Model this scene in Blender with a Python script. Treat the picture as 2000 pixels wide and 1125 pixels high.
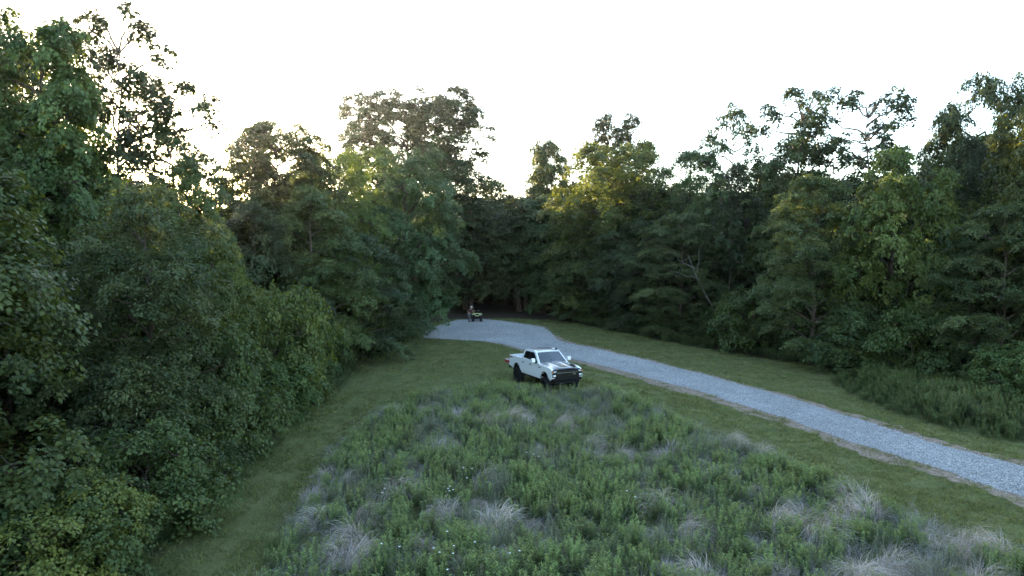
import bpy, bmesh, math, random
import numpy as np
from mathutils import Vector, Matrix

for o in list(bpy.data.objects):
    bpy.data.objects.remove(o, do_unlink=True)
scene = bpy.context.scene
COL = scene.collection
R = math.radians

# ------------------------------------------------------------------ camera
CAM_Z = 7.9
PITCH = R(2.47)
FPX = 1333.0
cam_data = bpy.data.cameras.new('camera')
cam_data.sensor_width = 36.0
cam_data.lens = 36.0 * FPX / 2000.0
cam_data.clip_start = 0.1
cam_data.clip_end = 8000
cam = bpy.data.objects.new('camera', cam_data)
COL.objects.link(cam)
cam.location = (0, 0, CAM_Z)
cam.rotation_euler = (math.pi / 2 - PITCH, 0, 0)
scene.camera = cam

# ------------------------------------------------------------------ sky, sun, exposure
SUN_EL = R(8.6)
SUN_AZ = R(-29.0)          # measured from +Y towards +X
world = bpy.data.worlds.new('World')
scene.world = world
world.use_nodes = True
wn = world.node_tree
wn.nodes.clear()
sky = wn.nodes.new('ShaderNodeTexSky')
sky.sky_type = 'NISHITA'
sky.sun_disc = False
sky.sun_elevation = SUN_EL
sky.sun_rotation = SUN_AZ
sky.altitude = 200
sky.air_density = 1.0
sky.dust_density = 1.0
sky.ozone_density = 1.3
bg = wn.nodes.new('ShaderNodeBackground')
bg.inputs['Strength'].default_value = 0.15
wo = wn.nodes.new('ShaderNodeOutputWorld')
wn.links.new(sky.outputs[0], bg.inputs['Color'])
wn.links.new(bg.outputs[0], wo.inputs['Surface'])

sun_data = bpy.data.lights.new('sun', 'SUN')
sun_data.energy = 5.0
sun_data.angle = R(0.53)
sun_data.color = (1.0, 0.80, 0.52)
sun = bpy.data.objects.new('sun', sun_data)
COL.objects.link(sun)
sdir = Vector((math.sin(SUN_AZ) * math.cos(SUN_EL), math.cos(SUN_AZ) * math.cos(SUN_EL), math.sin(SUN_EL)))
sun.rotation_euler = sdir.to_track_quat('Z', 'Y').to_euler()
sun.location = sdir * 200

vs = scene.view_settings
vs.view_transform = 'Standard'
vs.look = 'None'
vs.exposure = 2.85
vs.gamma = 1.0
vs.use_curve_mapping = False
scene.cycles.use_denoising = True
scene.cycles.max_bounces = 6
scene.cycles.diffuse_bounces = 3
scene.cycles.transmission_bounces = 4
scene.cycles.transparent_max_bounces = 4
scene.cycles.sample_clamp_indirect = 6

# ------------------------------------------------------------------ helpers
def sstep(a, b, v):
    t = np.clip((np.asarray(v, float) - a) / (b - a), 0, 1)
    return t * t * (3 - 2 * t)

def terrain(x, y):
    x = np.asarray(x, float); y = np.asarray(y, float)
    z = 0.95 * sstep(40, 88, y)
    z = z + 0.05 * np.sin(x * 0.37 + 1.3) * np.sin(y * 0.29) * sstep(4, 12, y)
    z = z + 0.25 * sstep(26, 34, y) * (1 - sstep(42, 56, y)) * np.exp(-((x - 2) / 9.0) ** 2)
    return z

def ground_at(px, py, lift=0.0):
    """where the line of sight through a point of the photograph meets the terrain"""
    dx = (px - 1000.0) / FPX
    dz = -(py - 562.5) / FPX
    c, s = math.cos(PITCH), math.sin(PITCH)
    d = np.array([dx, c + s * dz, -s + c * dz])
    h = 0.0
    for _ in range(25):
        t = (h + lift - CAM_Z) / min(d[2], -0.02)
        p = d * min(t, 160.0)
        h = 0.5 * h + 0.5 * float(terrain(p[0], p[1]))
    return np.array([p[0], p[1], float(terrain(p[0], p[1]))])

def link(o, parent=None):
    COL.objects.link(o)
    if parent is not None:
        o.parent = parent
    return o

def tag(o, label=None, cat=None, group=None, kind=None):
    if label: o['label'] = label
    if cat: o['category'] = cat
    if group: o['group'] = group
    if kind: o['kind'] = kind
    return o

def empty(name, loc, rz=0.0, scale=(1, 1, 1)):
    e = bpy.data.objects.new(name, None)
    e.empty_display_size = 0.3
    COL.objects.link(e)
    e.location = loc
    e.rotation_euler = (0, 0, rz)
    e.scale = scale
    return e

def mesh_np(name, verts, faces_flat, nper, mat, attrs=None, smooth=False):
    """verts (N,3), faces_flat: int array, nper verts in each face"""
    me = bpy.data.meshes.new(name)
    verts = np.ascontiguousarray(verts, dtype=np.float32)
    faces_flat = np.ascontiguousarray(faces_flat, dtype=np.int32).ravel()
    nf = len(faces_flat) // nper
    me.vertices.add(len(verts)); me.vertices.foreach_set('co', verts.ravel())
    me.loops.add(len(faces_flat)); me.loops.foreach_set('vertex_index', faces_flat)
    me.polygons.add(nf)
    me.polygons.foreach_set('loop_start', np.arange(0, nf * nper, nper, dtype=np.int32))
    if attrs:
        for k, (dom, v) in attrs.items():
            a = me.attributes.new(k, 'FLOAT', dom)
            a.data.foreach_set('value', np.ascontiguousarray(v, dtype=np.float32))
    me.update(calc_edges=True)
    if smooth:
        me.polygons.foreach_set('use_smooth', np.ones(nf, dtype=bool))
    if mat: me.materials.append(mat)
    return me

# ------------------------------------------------------------------ materials
def new_mat(name):
    m = bpy.data.materials.new(name); m.use_nodes = True
    nt = m.node_tree; nt.nodes.clear()
    return m, nt, nt.nodes, nt.links

def ramp(nodes, stops):
    r = nodes.new('ShaderNodeValToRGB')
    el = r.color_ramp.elements
    while len(el) > 1: el.remove(el[-1])
    el[0].position = stops[0][0]; el[0].color = (*stops[0][1], 1)
    for p, c in stops[1:]:
        e = el.new(p); e.color = (*c, 1)
    return r

def leaf_mat(name, dark, light, trans=0.30, rough=0.5, hue_var=0.25):
    m, nt, N, L = new_mat(name)
    at = N.new('ShaderNodeAttribute'); at.attribute_name = 'tint'
    oi = N.new('ShaderNodeObjectInfo')
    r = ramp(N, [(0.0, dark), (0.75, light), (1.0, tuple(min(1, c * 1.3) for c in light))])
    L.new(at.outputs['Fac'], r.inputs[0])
    hs = N.new('ShaderNodeHueSaturation')
    ma = N.new('ShaderNodeMapRange'); ma.inputs['To Min'].default_value = 1 - hue_var; ma.inputs['To Max'].default_value = 1 + hue_var
    mh = N.new('ShaderNodeMapRange'); mh.inputs['To Min'].default_value = 0.485; mh.inputs['To Max'].default_value = 0.52
    L.new(oi.outputs['Random'], ma.inputs['Value']); L.new(oi.outputs['Random'], mh.inputs['Value'])
    L.new(ma.outputs[0], hs.inputs['Value']); L.new(mh.outputs[0], hs.inputs['Hue'])
    L.new(r.outputs[0], hs.inputs['Color'])
    p = N.new('ShaderNodeBsdfPrincipled'); p.inputs['Roughness'].default_value = rough
    p.inputs['Specular IOR Level'].default_value = 0.22
    L.new(hs.outputs[0], p.inputs['Base Color'])
    t = N.new('ShaderNodeBsdfTranslucent')
    mx2 = N.new('ShaderNodeMix'); mx2.data_type = 'RGBA'; mx2.blend_type = 'MULTIPLY'; mx2.inputs[0].default_value = 1
    L.new(hs.outputs[0], mx2.inputs[6]); mx2.inputs[7].default_value = (2.2, 1.85, 0.5, 1)
    L.new(mx2.outputs[2], t.inputs['Color'])
    mx = N.new('ShaderNodeMixShader'); mx.inputs[0].default_value = trans
    L.new(p.outputs[0], mx.inputs[1]); L.new(t.outputs[0], mx.inputs[2])
    out = N.new('ShaderNodeOutputMaterial'); L.new(mx.outputs[0], out.inputs['Surface'])
    return m

def plain(name, col, rough=0.5, metal=0.0, spec=0.5, noise=0.0, nscale=8.0, coat=0.0, bump=0.0):
    m, nt, N, L = new_mat(name)
    p = N.new('ShaderNodeBsdfPrincipled')
    p.inputs['Roughness'].default_value = rough; p.inputs['Metallic'].default_value = metal
    p.inputs['Specular IOR Level'].default_value = spec
    p.inputs['Coat Weight'].default_value = coat; p.inputs['Coat Roughness'].default_value = 0.05
    if noise > 0:
        tc = N.new('ShaderNodeTexCoord'); nz = N.new('ShaderNodeTexNoise'); nz.inputs['Scale'].default_value = nscale
        nz.inputs['Detail'].default_value = 5
        L.new(tc.outputs['Object'], nz.inputs['Vector'])
        r = ramp(N, [(0.3, tuple(c * (1 - noise) for c in col)), (0.7, tuple(min(1, c * (1 + noise)) for c in col))])
        L.new(nz.outputs[0], r.inputs[0]); L.new(r.outputs[0], p.inputs['Base Color'])
        if bump > 0:
            b = N.new('ShaderNodeBump'); b.inputs['Strength'].default_value = bump; b.inputs['Distance'].default_value = 0.03
            L.new(nz.outputs[0], b.inputs['Height']); L.new(b.outputs[0], p.inputs['Normal'])
    else:
        p.inputs['Base Color'].default_value = (*col, 1)
    out = N.new('ShaderNodeOutputMaterial'); L.new(p.outputs[0], out.inputs['Surface'])
    return m

M = {}
M['leaf_maple'] = leaf_mat('leaf_maple', (0.034, 0.060, 0.019), (0.093, 0.122, 0.040), trans=0.25)
M['leaf_locust'] = leaf_mat('leaf_locust', (0.043, 0.072, 0.032), (0.115, 0.146, 0.059), trans=0.26)
M['leaf_dense'] = leaf_mat('leaf_dense', (0.029, 0.052, 0.023), (0.072, 0.103, 0.044), trans=0.22)
M['leaf_oak'] = leaf_mat('leaf_oak', (0.026, 0.043, 0.015), (0.061, 0.082, 0.027), trans=0.08)
M['leaf_light'] = leaf_mat('leaf_light', (0.042, 0.070, 0.020), (0.118, 0.144, 0.041), trans=0.34)
M['leaf_sunlit'] = leaf_mat('leaf_sunlit', (0.046, 0.072, 0.022), (0.115, 0.148, 0.045), trans=0.37)  # low sun's glow on the crown put into leaf colour and translucency
M['leaf_bush_lit'] = leaf_mat('leaf_bush_lit', (0.077, 0.108, 0.028), (0.189, 0.206, 0.055), hue_var=0.1)  # yellow-green leaves, colour lightened to stand for more open sky above the bush
M['leaf_wood'] = leaf_mat('leaf_wood', (0.026, 0.045, 0.018), (0.063, 0.086, 0.030), trans=0.2)
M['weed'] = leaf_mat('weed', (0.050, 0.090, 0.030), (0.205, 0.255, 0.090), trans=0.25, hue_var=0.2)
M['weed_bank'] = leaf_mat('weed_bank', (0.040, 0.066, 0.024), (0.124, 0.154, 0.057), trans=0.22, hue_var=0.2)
M['weed_blue'] = leaf_mat('weed_blue', (0.094, 0.118, 0.074), (0.236, 0.247, 0.156), trans=0.2, hue_var=0.2)
M['lawn'] = leaf_mat('lawn', (0.075, 0.100, 0.030), (0.225, 0.230, 0.088), trans=0.2, hue_var=0.35)
M['dry'] = leaf_mat('dry', (0.24, 0.205, 0.205), (0.56, 0.49, 0.48), trans=0.15, hue_var=0.15)
M['stalk'] = leaf_mat('stalk', (0.20, 0.185, 0.185), (0.42, 0.39, 0.39), trans=0.1, hue_var=0.2)
M['bark'] = plain('bark', (0.085, 0.066, 0.050), 0.9, noise=0.5, nscale=6, bump=0.5, spec=0.2)
M['bark_pale'] = plain('bark_pale', (0.15, 0.132, 0.115), 0.9, noise=0.4, nscale=5, bump=0.4, spec=0.2)
M['white_flower'] = plain('white_flower', (0.80, 0.80, 0.76), 0.7, noise=0.1, nscale=40)
M['stem'] = plain('stem', (0.07, 0.11, 0.04), 0.7, noise=0.3)

# ------------------------------------------------------------------ ground
TREE_L = [(-9.0, -20), (-9.3, 10), (-9.8, 17), (-10.6, 26), (-10.9, 38), (-11.6, 50), (-11.7, 60), (-11.8, 67), (-10.6, 74), (-6.5, 79.2), (0, 80.2), (4.2, 78.6),
          (7.5, 75), (11.0, 68), (14.5, 61), (19.0, 54), (23.0, 48), (27.5, 42), (31.0, 36), (34, 30), (38, 22), (44, -20)]
TREE_L = np.array(TREE_L, float)

def pts_in_poly(x, y, poly):
    inside = np.zeros(np.shape(x), bool)
    n = len(poly)
    for i in range(n):
        x1, y1 = poly[i]; x2, y2 = poly[(i + 1) % n]
        c = ((y1 > y) != (y2 > y)) & (x < (x2 - x1) * (y - y1) / (y2 - y1 + 1e-12) + x1)
        inside ^= c
    return inside

def poly_dist(x, y, pl, closed=False):
    d = np.full(np.shape(x), 1e9)
    n = len(pl)
    for i in range(n if closed else n - 1):
        ax, ay = pl[i]; bx, by = pl[(i + 1) % n]
        vx, vy = bx - ax, by - ay
        t = np.clip(((x - ax) * vx + (y - ay) * vy) / (vx * vx + vy * vy + 1e-12), 0, 1)
        d = np.minimum(d, np.hypot(x - ax - t * vx, y - ay - t * vy))
    return d

def signed(x, y, poly):
    """positive inside"""
    d = poly_dist(x, y, poly, True)
    return np.where(pts_in_poly(x, y, poly), d, -d)

# gravel outline: upper and lower edge, read off the photograph and carried onto the terrain
UP = [(821, 652), (845, 641), (872, 631), (897, 625), (942, 623), (987, 628), (1032, 634), (1062, 641), (1077, 649), (1084, 663), (1115, 672), (1180, 685),
      (1200, 690), (1327, 720), (1453, 753), (1580, 789), (1706, 829), (1875, 880), (2000, 912), (2150, 952), (2400, 1018)]
LO = [(821, 652.5), (830, 660), (890, 664), (935, 666), (980, 671), (1017, 682), (1060, 690), (1123, 703), (1180, 715), (1200, 720), (1369, 766), (1538, 819),
      (1706, 878), (1875, 929), (2000, 973), (2150, 1023), (2400, 1108)]
D_UP = [(1040, 631), (1070, 641), (1086, 657), (1115, 667), (1180, 681), (1260, 701), (1390, 733), (1580, 783), (1749, 832), (1875, 871), (2000, 902), (2150, 933), (2400, 998)]
D_LO = [(940, 667), (980, 673), (1017, 685), (1060, 696), (1123, 709), (1200, 729), (1369, 778), (1538, 832), (1706, 895), (1875, 945), (2000, 988), (2150, 1042), (2400, 1130)]

def edge_world(pl, xs, rng, amp):
    ys = np.interp(xs, [p[0] for p in pl], [p[1] for p in pl])
    w = np.array([ground_at(px, py) for px, py in zip(xs, ys)])
    if amp > 0:
        arc = np.concatenate([[0], np.cumsum(np.hypot(*np.diff(w[:, :2], axis=0).T))])
        ph = rng.uniform(0, 6.28, 4)
        n = np.sin(arc * 0.9 + ph[0]) + 0.8 * np.sin(arc * 2.3 + ph[1]) + 0.6 * np.sin(arc * 5.1 + ph[2]) + 0.4 * np.sin(arc * 8.7 + ph[3])
        tg = np.gradient(w[:, :2], axis=0); tg /= np.linalg.norm(tg, axis=1, keepdims=True) + 1e-9
        w[:, 0] += -tg[:, 1] * n * amp; w[:, 1] += tg[:, 0] * n * amp
    return w

def strip_sheet(name, up, lo, nacross, zoff, mat, kind='structure'):
    k = len(up)
    t = np.linspace(0, 1, nacross + 1)
    P = up[:, None, :] * (1 - t)[None, :, None] + lo[:, None, :] * t[None, :, None]
    P[..., 2] = terrain(P[..., 0], P[..., 1]) + zoff
    V = P.reshape(-1, 3)
    i = np.arange(k - 1)[:, None] * (nacross + 1) + np.arange(nacross)[None, :]
    F = np.stack([i, i + 1, i + nacross + 2, i + nacross + 1], -1).reshape(-1, 4)
    me = mesh_np(name, V, F, 4, mat, smooth=True)
    o = link(bpy.data.objects.new(name, me)); o['kind'] = kind
    return o

def ground_material():
    m, nt, N, L = new_mat('ground_grass')
    tc = N.new('ShaderNodeTexCoord')
    def noise(scale, det=6, rough=0.6):
        n = N.new('ShaderNodeTexNoise'); n.inputs['Scale'].default_value = scale; n.inputs['Detail'].default_value = det
        n.inputs['Roughness'].default_value = rough
        L.new(tc.outputs['Object'], n.inputs['Vector']); return n
    n1 = noise(0.8); n2 = noise(9.0, 8, 0.7); n3 = noise(1.3)
    g = ramp(N, [(0.34, (0.060, 0.074, 0.025)), (0.48, (0.115, 0.128, 0.046)), (0.58, (0.165, 0.165, 0.068)), (0.68, (0.22, 0.185, 0.11))])
    ad = N.new('ShaderNodeMath'); ad.operation = 'ADD'
    mu = N.new('ShaderNodeMath'); mu.operation = 'MULTIPLY'; mu.inputs[1].default_value = 0.5
    L.new(n1.outputs[0], ad.inputs[0]); L.new(n2.outputs[0], ad.inputs[1]); L.new(ad.outputs[0], mu.inputs[0])
    L.new(mu.outputs[0], g.inputs[0])
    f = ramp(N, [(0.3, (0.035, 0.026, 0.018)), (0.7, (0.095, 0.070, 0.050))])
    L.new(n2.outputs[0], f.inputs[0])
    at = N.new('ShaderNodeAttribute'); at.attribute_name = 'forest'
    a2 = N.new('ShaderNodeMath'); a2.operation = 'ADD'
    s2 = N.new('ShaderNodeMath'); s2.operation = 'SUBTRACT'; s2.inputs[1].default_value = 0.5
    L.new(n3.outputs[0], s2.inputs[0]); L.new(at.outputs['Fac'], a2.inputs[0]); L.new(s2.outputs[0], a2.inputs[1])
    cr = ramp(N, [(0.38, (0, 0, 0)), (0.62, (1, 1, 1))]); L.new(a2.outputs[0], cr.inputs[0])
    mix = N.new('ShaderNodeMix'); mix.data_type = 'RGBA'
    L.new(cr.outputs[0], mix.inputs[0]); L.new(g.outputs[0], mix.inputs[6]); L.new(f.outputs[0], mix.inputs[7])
    p = N.new('ShaderNodeBsdfPrincipled'); p.inputs['Roughness'].default_value = 0.95; p.inputs['Specular IOR Level'].default_value = 0.1
    L.new(mix.outputs[2], p.inputs['Base Color'])
    b = N.new('ShaderNodeBump'); b.inputs['Strength'].default_value = 0.8; b.inputs['Distance'].default_value = 0.06
    L.new(n2.outputs[0], b.inputs['Height']); L.new(b.outputs[0], p.inputs['Normal'])
    out = N.new('ShaderNodeOutputMaterial'); L.new(p.outputs[0], out.inputs['Surface'])
    return m

def gravel_material():
    m, nt, N, L = new_mat('gravel_bed')
    tc = N.new('ShaderNodeTexCoord')
    v = N.new('ShaderNodeTexVoronoi'); v.inputs['Scale'].default_value = 26; L.new(tc.outputs['Object'], v.inputs['Vector'])
    n = N.new('ShaderNodeTexNoise'); n.inputs['Scale'].default_value = 0.6; n.inputs['Detail'].default_value = 6; L.new(tc.outputs['Object'], n.inputs['Vector'])
    sp = N.new('ShaderNodeSeparateColor'); L.new(v.outputs['Color'], sp.inputs[0])
    r = ramp(N, [(0.0, (0.14, 0.14, 0.145)), (0.35, (0.30, 0.30, 0.31)), (0.8, (0.44, 0.44, 0.445)), (1, (0.6, 0.6, 0.6))]); L.new(sp.outputs[0], r.inputs[0])
    r2 = ramp(N, [(0.3, (0.82, 0.80, 0.78)), (0.7, (1.05, 1.05, 1.05))]); L.new(n.outputs[0], r2.inputs[0])
    mx = N.new('ShaderNodeMix'); mx.data_type = 'RGBA'; mx.blend_type = 'MULTIPLY'; mx.inputs[0].default_value = 1
    L.new(r.outputs[0], mx.inputs[6]); L.new(r2.outputs[0], mx.inputs[7])
    p = N.new('ShaderNodeBsdfPrincipled'); p.inputs['Roughness'].default_value = 0.9; p.inputs['Specular IOR Level'].default_value = 0.2
    L.new(mx.outputs[2], p.inputs['Base Color'])
    b = N.new('ShaderNodeBump'); b.inputs['Strength'].default_value = 1; b.inputs['Distance'].default_value = 0.04; b.invert = True
    L.new(v.outputs['Distance'], b.inputs['Height']); L.new(b.outputs[0], p.inputs['Normal'])
    out = N.new('ShaderNodeOutputMaterial'); L.new(p.outputs[0], out.inputs['Surface'])
    return m

def stone_material():
    m, nt, N, L = new_mat('crushed_stone')
    at = N.new('ShaderNodeAttribute'); at.attribute_name = 'tone'; at.attribute_type = 'INSTANCER'
    r = ramp(N, [(0.0, (0.17, 0.17, 0.175)), (0.4, (0.36, 0.36, 0.37)), (0.85, (0.50, 0.50, 0.50)), (1, (0.66, 0.65, 0.63))]); L.new(at.outputs['Fac'], r.inputs[0])
    p = N.new('ShaderNodeBsdfPrincipled'); p.inputs['Roughness'].default_value = 0.85; p.inputs['Specular IOR Level'].default_value = 0.25
    L.new(r.outputs[0], p.inputs['Base Color'])
    out = N.new('ShaderNodeOutputMaterial'); L.new(p.outputs[0], out.inputs['Surface'])
    return m

rng = np.random.default_rng(7)
gx = np.concatenate([[-3000, -1500, -700, -350, -180, -110, -75, -60], np.arange(-50, 60.1, 0.6), [70, 85, 120, 190, 350, 700, 1500, 3000]])
gy = np.concatenate([[-3000, -1200, -500, -200, -80, -30, -10, 0], np.arange(5, 125.1, 0.6), [135, 150, 190, 260, 400, 700, 1500, 3000]])
XX, YY = np.meshgrid(gx, gy, indexing='ij')
ZZ = terrain(XX, YY)
FIELD = [tuple(p) for p in TREE_L]
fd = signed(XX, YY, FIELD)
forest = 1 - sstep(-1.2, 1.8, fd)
i = np.arange(len(gx) - 1)[:, None] * len(gy) + np.arange(len(gy) - 1)[None, :]
F = np.stack([i, i + len(gy), i + len(gy) + 1, i + 1], -1).reshape(-1, 4)
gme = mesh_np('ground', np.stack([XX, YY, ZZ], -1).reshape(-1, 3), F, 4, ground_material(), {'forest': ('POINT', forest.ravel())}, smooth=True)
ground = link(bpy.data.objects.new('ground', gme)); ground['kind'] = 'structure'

xs_g = np.concatenate([np.arange(821, 1100, 2.5), np.arange(1100, 2400, 8)])
g_up = edge_world(UP, xs_g, rng, 0.07); g_lo = edge_world(LO, xs_g, rng, 0.07)
g_up[:2] = g_lo[:2] + np.array([0, 0.15, 0])
M['dirt'] = plain('bare_dirt', (0.27, 0.205, 0.155), 0.95, noise=0.35, nscale=5, spec=0.1, bump=0.5)
xs_d = np.arange(1045, 2400, 8)
du = edge_world(D_UP, xs_d, rng, 0.13)
gu = edge_world(UP, xs_d, rng, 0); gl = edge_world(LO, xs_d, rng, 0)
mid = (gu + gl) / 2
strip_sheet('dirt_verge', du, mid, 6, 0.008, M['dirt'])
xs_d2 = np.arange(945, 2400, 8)
dl = edge_world(D_LO, xs_d2, rng, 0.13)
mid2 = (edge_world(UP, xs_d2, rng, 0) + edge_world(LO, xs_d2, rng, 0)) / 2
strip_sheet('dirt_verge', mid2, dl, 6, 0.012, M['dirt'])
strip_sheet('gravel_road', g_up, g_lo, 14, 0.022, gravel_material())
ROAD = np.concatenate([g_up[:, :2], g_lo[::-1, :2]])
DIRT = np.concatenate([du[:, :2], dl[::-1, :2]])

# ------------------------------------------------------------------ scatter (stuff only)
def scatter(name, P, rot, scl, tone, protos, label, cat=None):
    """one object of points with a geometry-nodes modifier that sets one of the small pieces on each point"""
    me = bpy.data.meshes.new(name)
    me.vertices.add(len(P)); me.vertices.foreach_set('co', np.ascontiguousarray(P, np.float32).ravel())
    a = me.attributes.new('rot', 'FLOAT_VECTOR', 'POINT'); a.data.foreach_set('vector', np.ascontiguousarray(rot, np.float32).ravel())
    a = me.attributes.new('scl', 'FLOAT_VECTOR', 'POINT'); a.data.foreach_set('vector', np.ascontiguousarray(scl, np.float32).ravel())
    a = me.attributes.new('tone', 'FLOAT', 'POINT'); a.data.foreach_set('value', np.ascontiguousarray(tone, np.float32))
    a = me.attributes.new('pick', 'INT', 'POINT'); a.data.foreach_set('value', np.random.default_rng(len(P)).integers(0, len(protos), len(P)).astype(np.int32))
    me.update()
    o = link(bpy.data.objects.new(name, me))
    tag(o, label, cat, kind='stuff')
    coll = bpy.data.collections.new(name + '_pieces')
    for p in protos: coll.objects.link(p)
    ng = bpy.data.node_groups.new(name + '_nodes', 'GeometryNodeTree')
    ng.interface.new_socket('Geometry', in_out='INPUT', socket_type='NodeSocketGeometry')
    ng.interface.new_socket('Geometry', in_out='OUTPUT', socket_type='NodeSocketGeometry')
    N, L = ng.nodes, ng.links
    gi = N.new('NodeGroupInput'); go = N.new('NodeGroupOutput')
    ci = N.new('GeometryNodeCollectionInfo'); ci.inputs['Collection'].default_value = coll
    ci.inputs['Separate Children'].default_value = True; ci.inputs['Reset Children'].default_value = True
    ip = N.new('GeometryNodeInstanceOnPoints')
    ip.inputs['Pick Instance'].default_value = True
    def att(n, t):
        x = N.new('GeometryNodeInputNamedAttribute'); x.data_type = t; x.inputs['Name'].default_value = n; return x.outputs['Attribute']
    L.new(gi.outputs[0], ip.inputs['Points']); L.new(ci.outputs[0], ip.inputs['Instance'])
    L.new(att('pick', 'INT'), ip.inputs['Instance Index'])
    L.new(att('rot', 'FLOAT_VECTOR'), ip.inputs['Rotation']); L.new(att('scl', 'FLOAT_VECTOR'), ip.inputs['Scale'])
    L.new(ip.outputs[0], go.inputs[0])
    md = o.modifiers.new('scatter', 'NODES'); md.node_group = ng
    return o

def quads_mesh(name, B, A, S, Ln, W, tint, mat, fold=0.0, nrm=None, seg=1, droop=0.0):
    """leaf blades: base B, axis A, side S, length Ln, half-width W. seg 1: one rhombus; seg 2: a drooping frond of two quads"""
    n = len(B)
    Ln = Ln[:, None]; W = W[:, None]
    if seg == 1:
        tip = B + A * Ln
        mid_ = B + A * Ln * 0.45
        if droop: tip = tip + np.array([0, 0, -1.0]) * Ln * droop
        V = np.stack([B, mid_ + S * W, tip, mid_ - S * W], 1).reshape(-1, 3)
        F = np.arange(n * 4)
        return mesh_np(name, V, F, 4, mat, {'tint': ('FACE', tint)})
    dn = np.array([0, 0, -1.0])
    p1 = B + A * Ln * 0.5
    p2 = B + A * Ln + dn * Ln * droop
    V = np.stack([B + S * W * 0.45, p1 + S * W, p2 + S * W * 0.15, p2 - S * W * 0.15, p1 - S * W, B - S * W * 0.45], 1).reshape(-1, 3)
    b = np.arange(n)[:, None] * 6
    F = np.concatenate([b + 0, b + 1, b + 4, b + 5, b + 1, b + 2, b + 3, b + 4], 1)
    return mesh_np(name, V, F, 4, mat, {'tint': ('FACE', np.repeat(tint, 2))})

def unit(v):
    return v / (np.linalg.norm(v, axis=-1, keepdims=True) + 1e-9)

# ------------------------------------------------------------------ trees
def tubes_mesh(name, chains, mat):
    """chains: list of (points (k,3), radii (k,), sides)"""
    V = []; F = []; off = 0
    for pts, rad, ns in chains:
        pts = np.asarray(pts, float); k = len(pts)
        tang = unit(np.gradient(pts, axis=0))
        ref = np.where(np.abs(tang[:, 2:3]) > 0.9, np.array([[1.0, 0, 0]]), np.array([[0, 0, 1.0]]))
        u = unit(np.cross(tang, ref)); w = np.cross(tang, u)
        a = np.linspace(0, 2 * np.pi, ns, endpoint=False)
        ring = pts[:, None, :] + (u[:, None, :] * np.cos(a)[None, :, None] + w[:, None, :] * np.sin(a)[None, :, None]) * np.asarray(rad)[:, None, None]
        V.append(ring.reshape(-1, 3))
        i = (np.arange(k - 1)[:, None] * ns + np.arange(ns)[None, :])
        j = (np.arange(k - 1)[:, None] * ns + (np.arange(ns)[None, :] + 1) % ns)
        F.append((np.stack([i, j, j + ns, i + ns], -1).reshape(-1, 4)) + off)
        off += k * ns
    return mesh_np(name, np.concatenate(V), np.concatenate(F), 4, mat, smooth=True)

def wobble(rng, a, b, k, amp, sag=0.0):
    t = np.linspace(0, 1, k)[:, None]
    p = a * (1 - t) + b * t
    w = rng.normal(0, amp, (k, 3)); w[0] = 0; w[-1] = 0
    p = p + w
    p[:, 2] += sag * np.sin(np.pi * t[:, 0])
    return p

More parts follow.
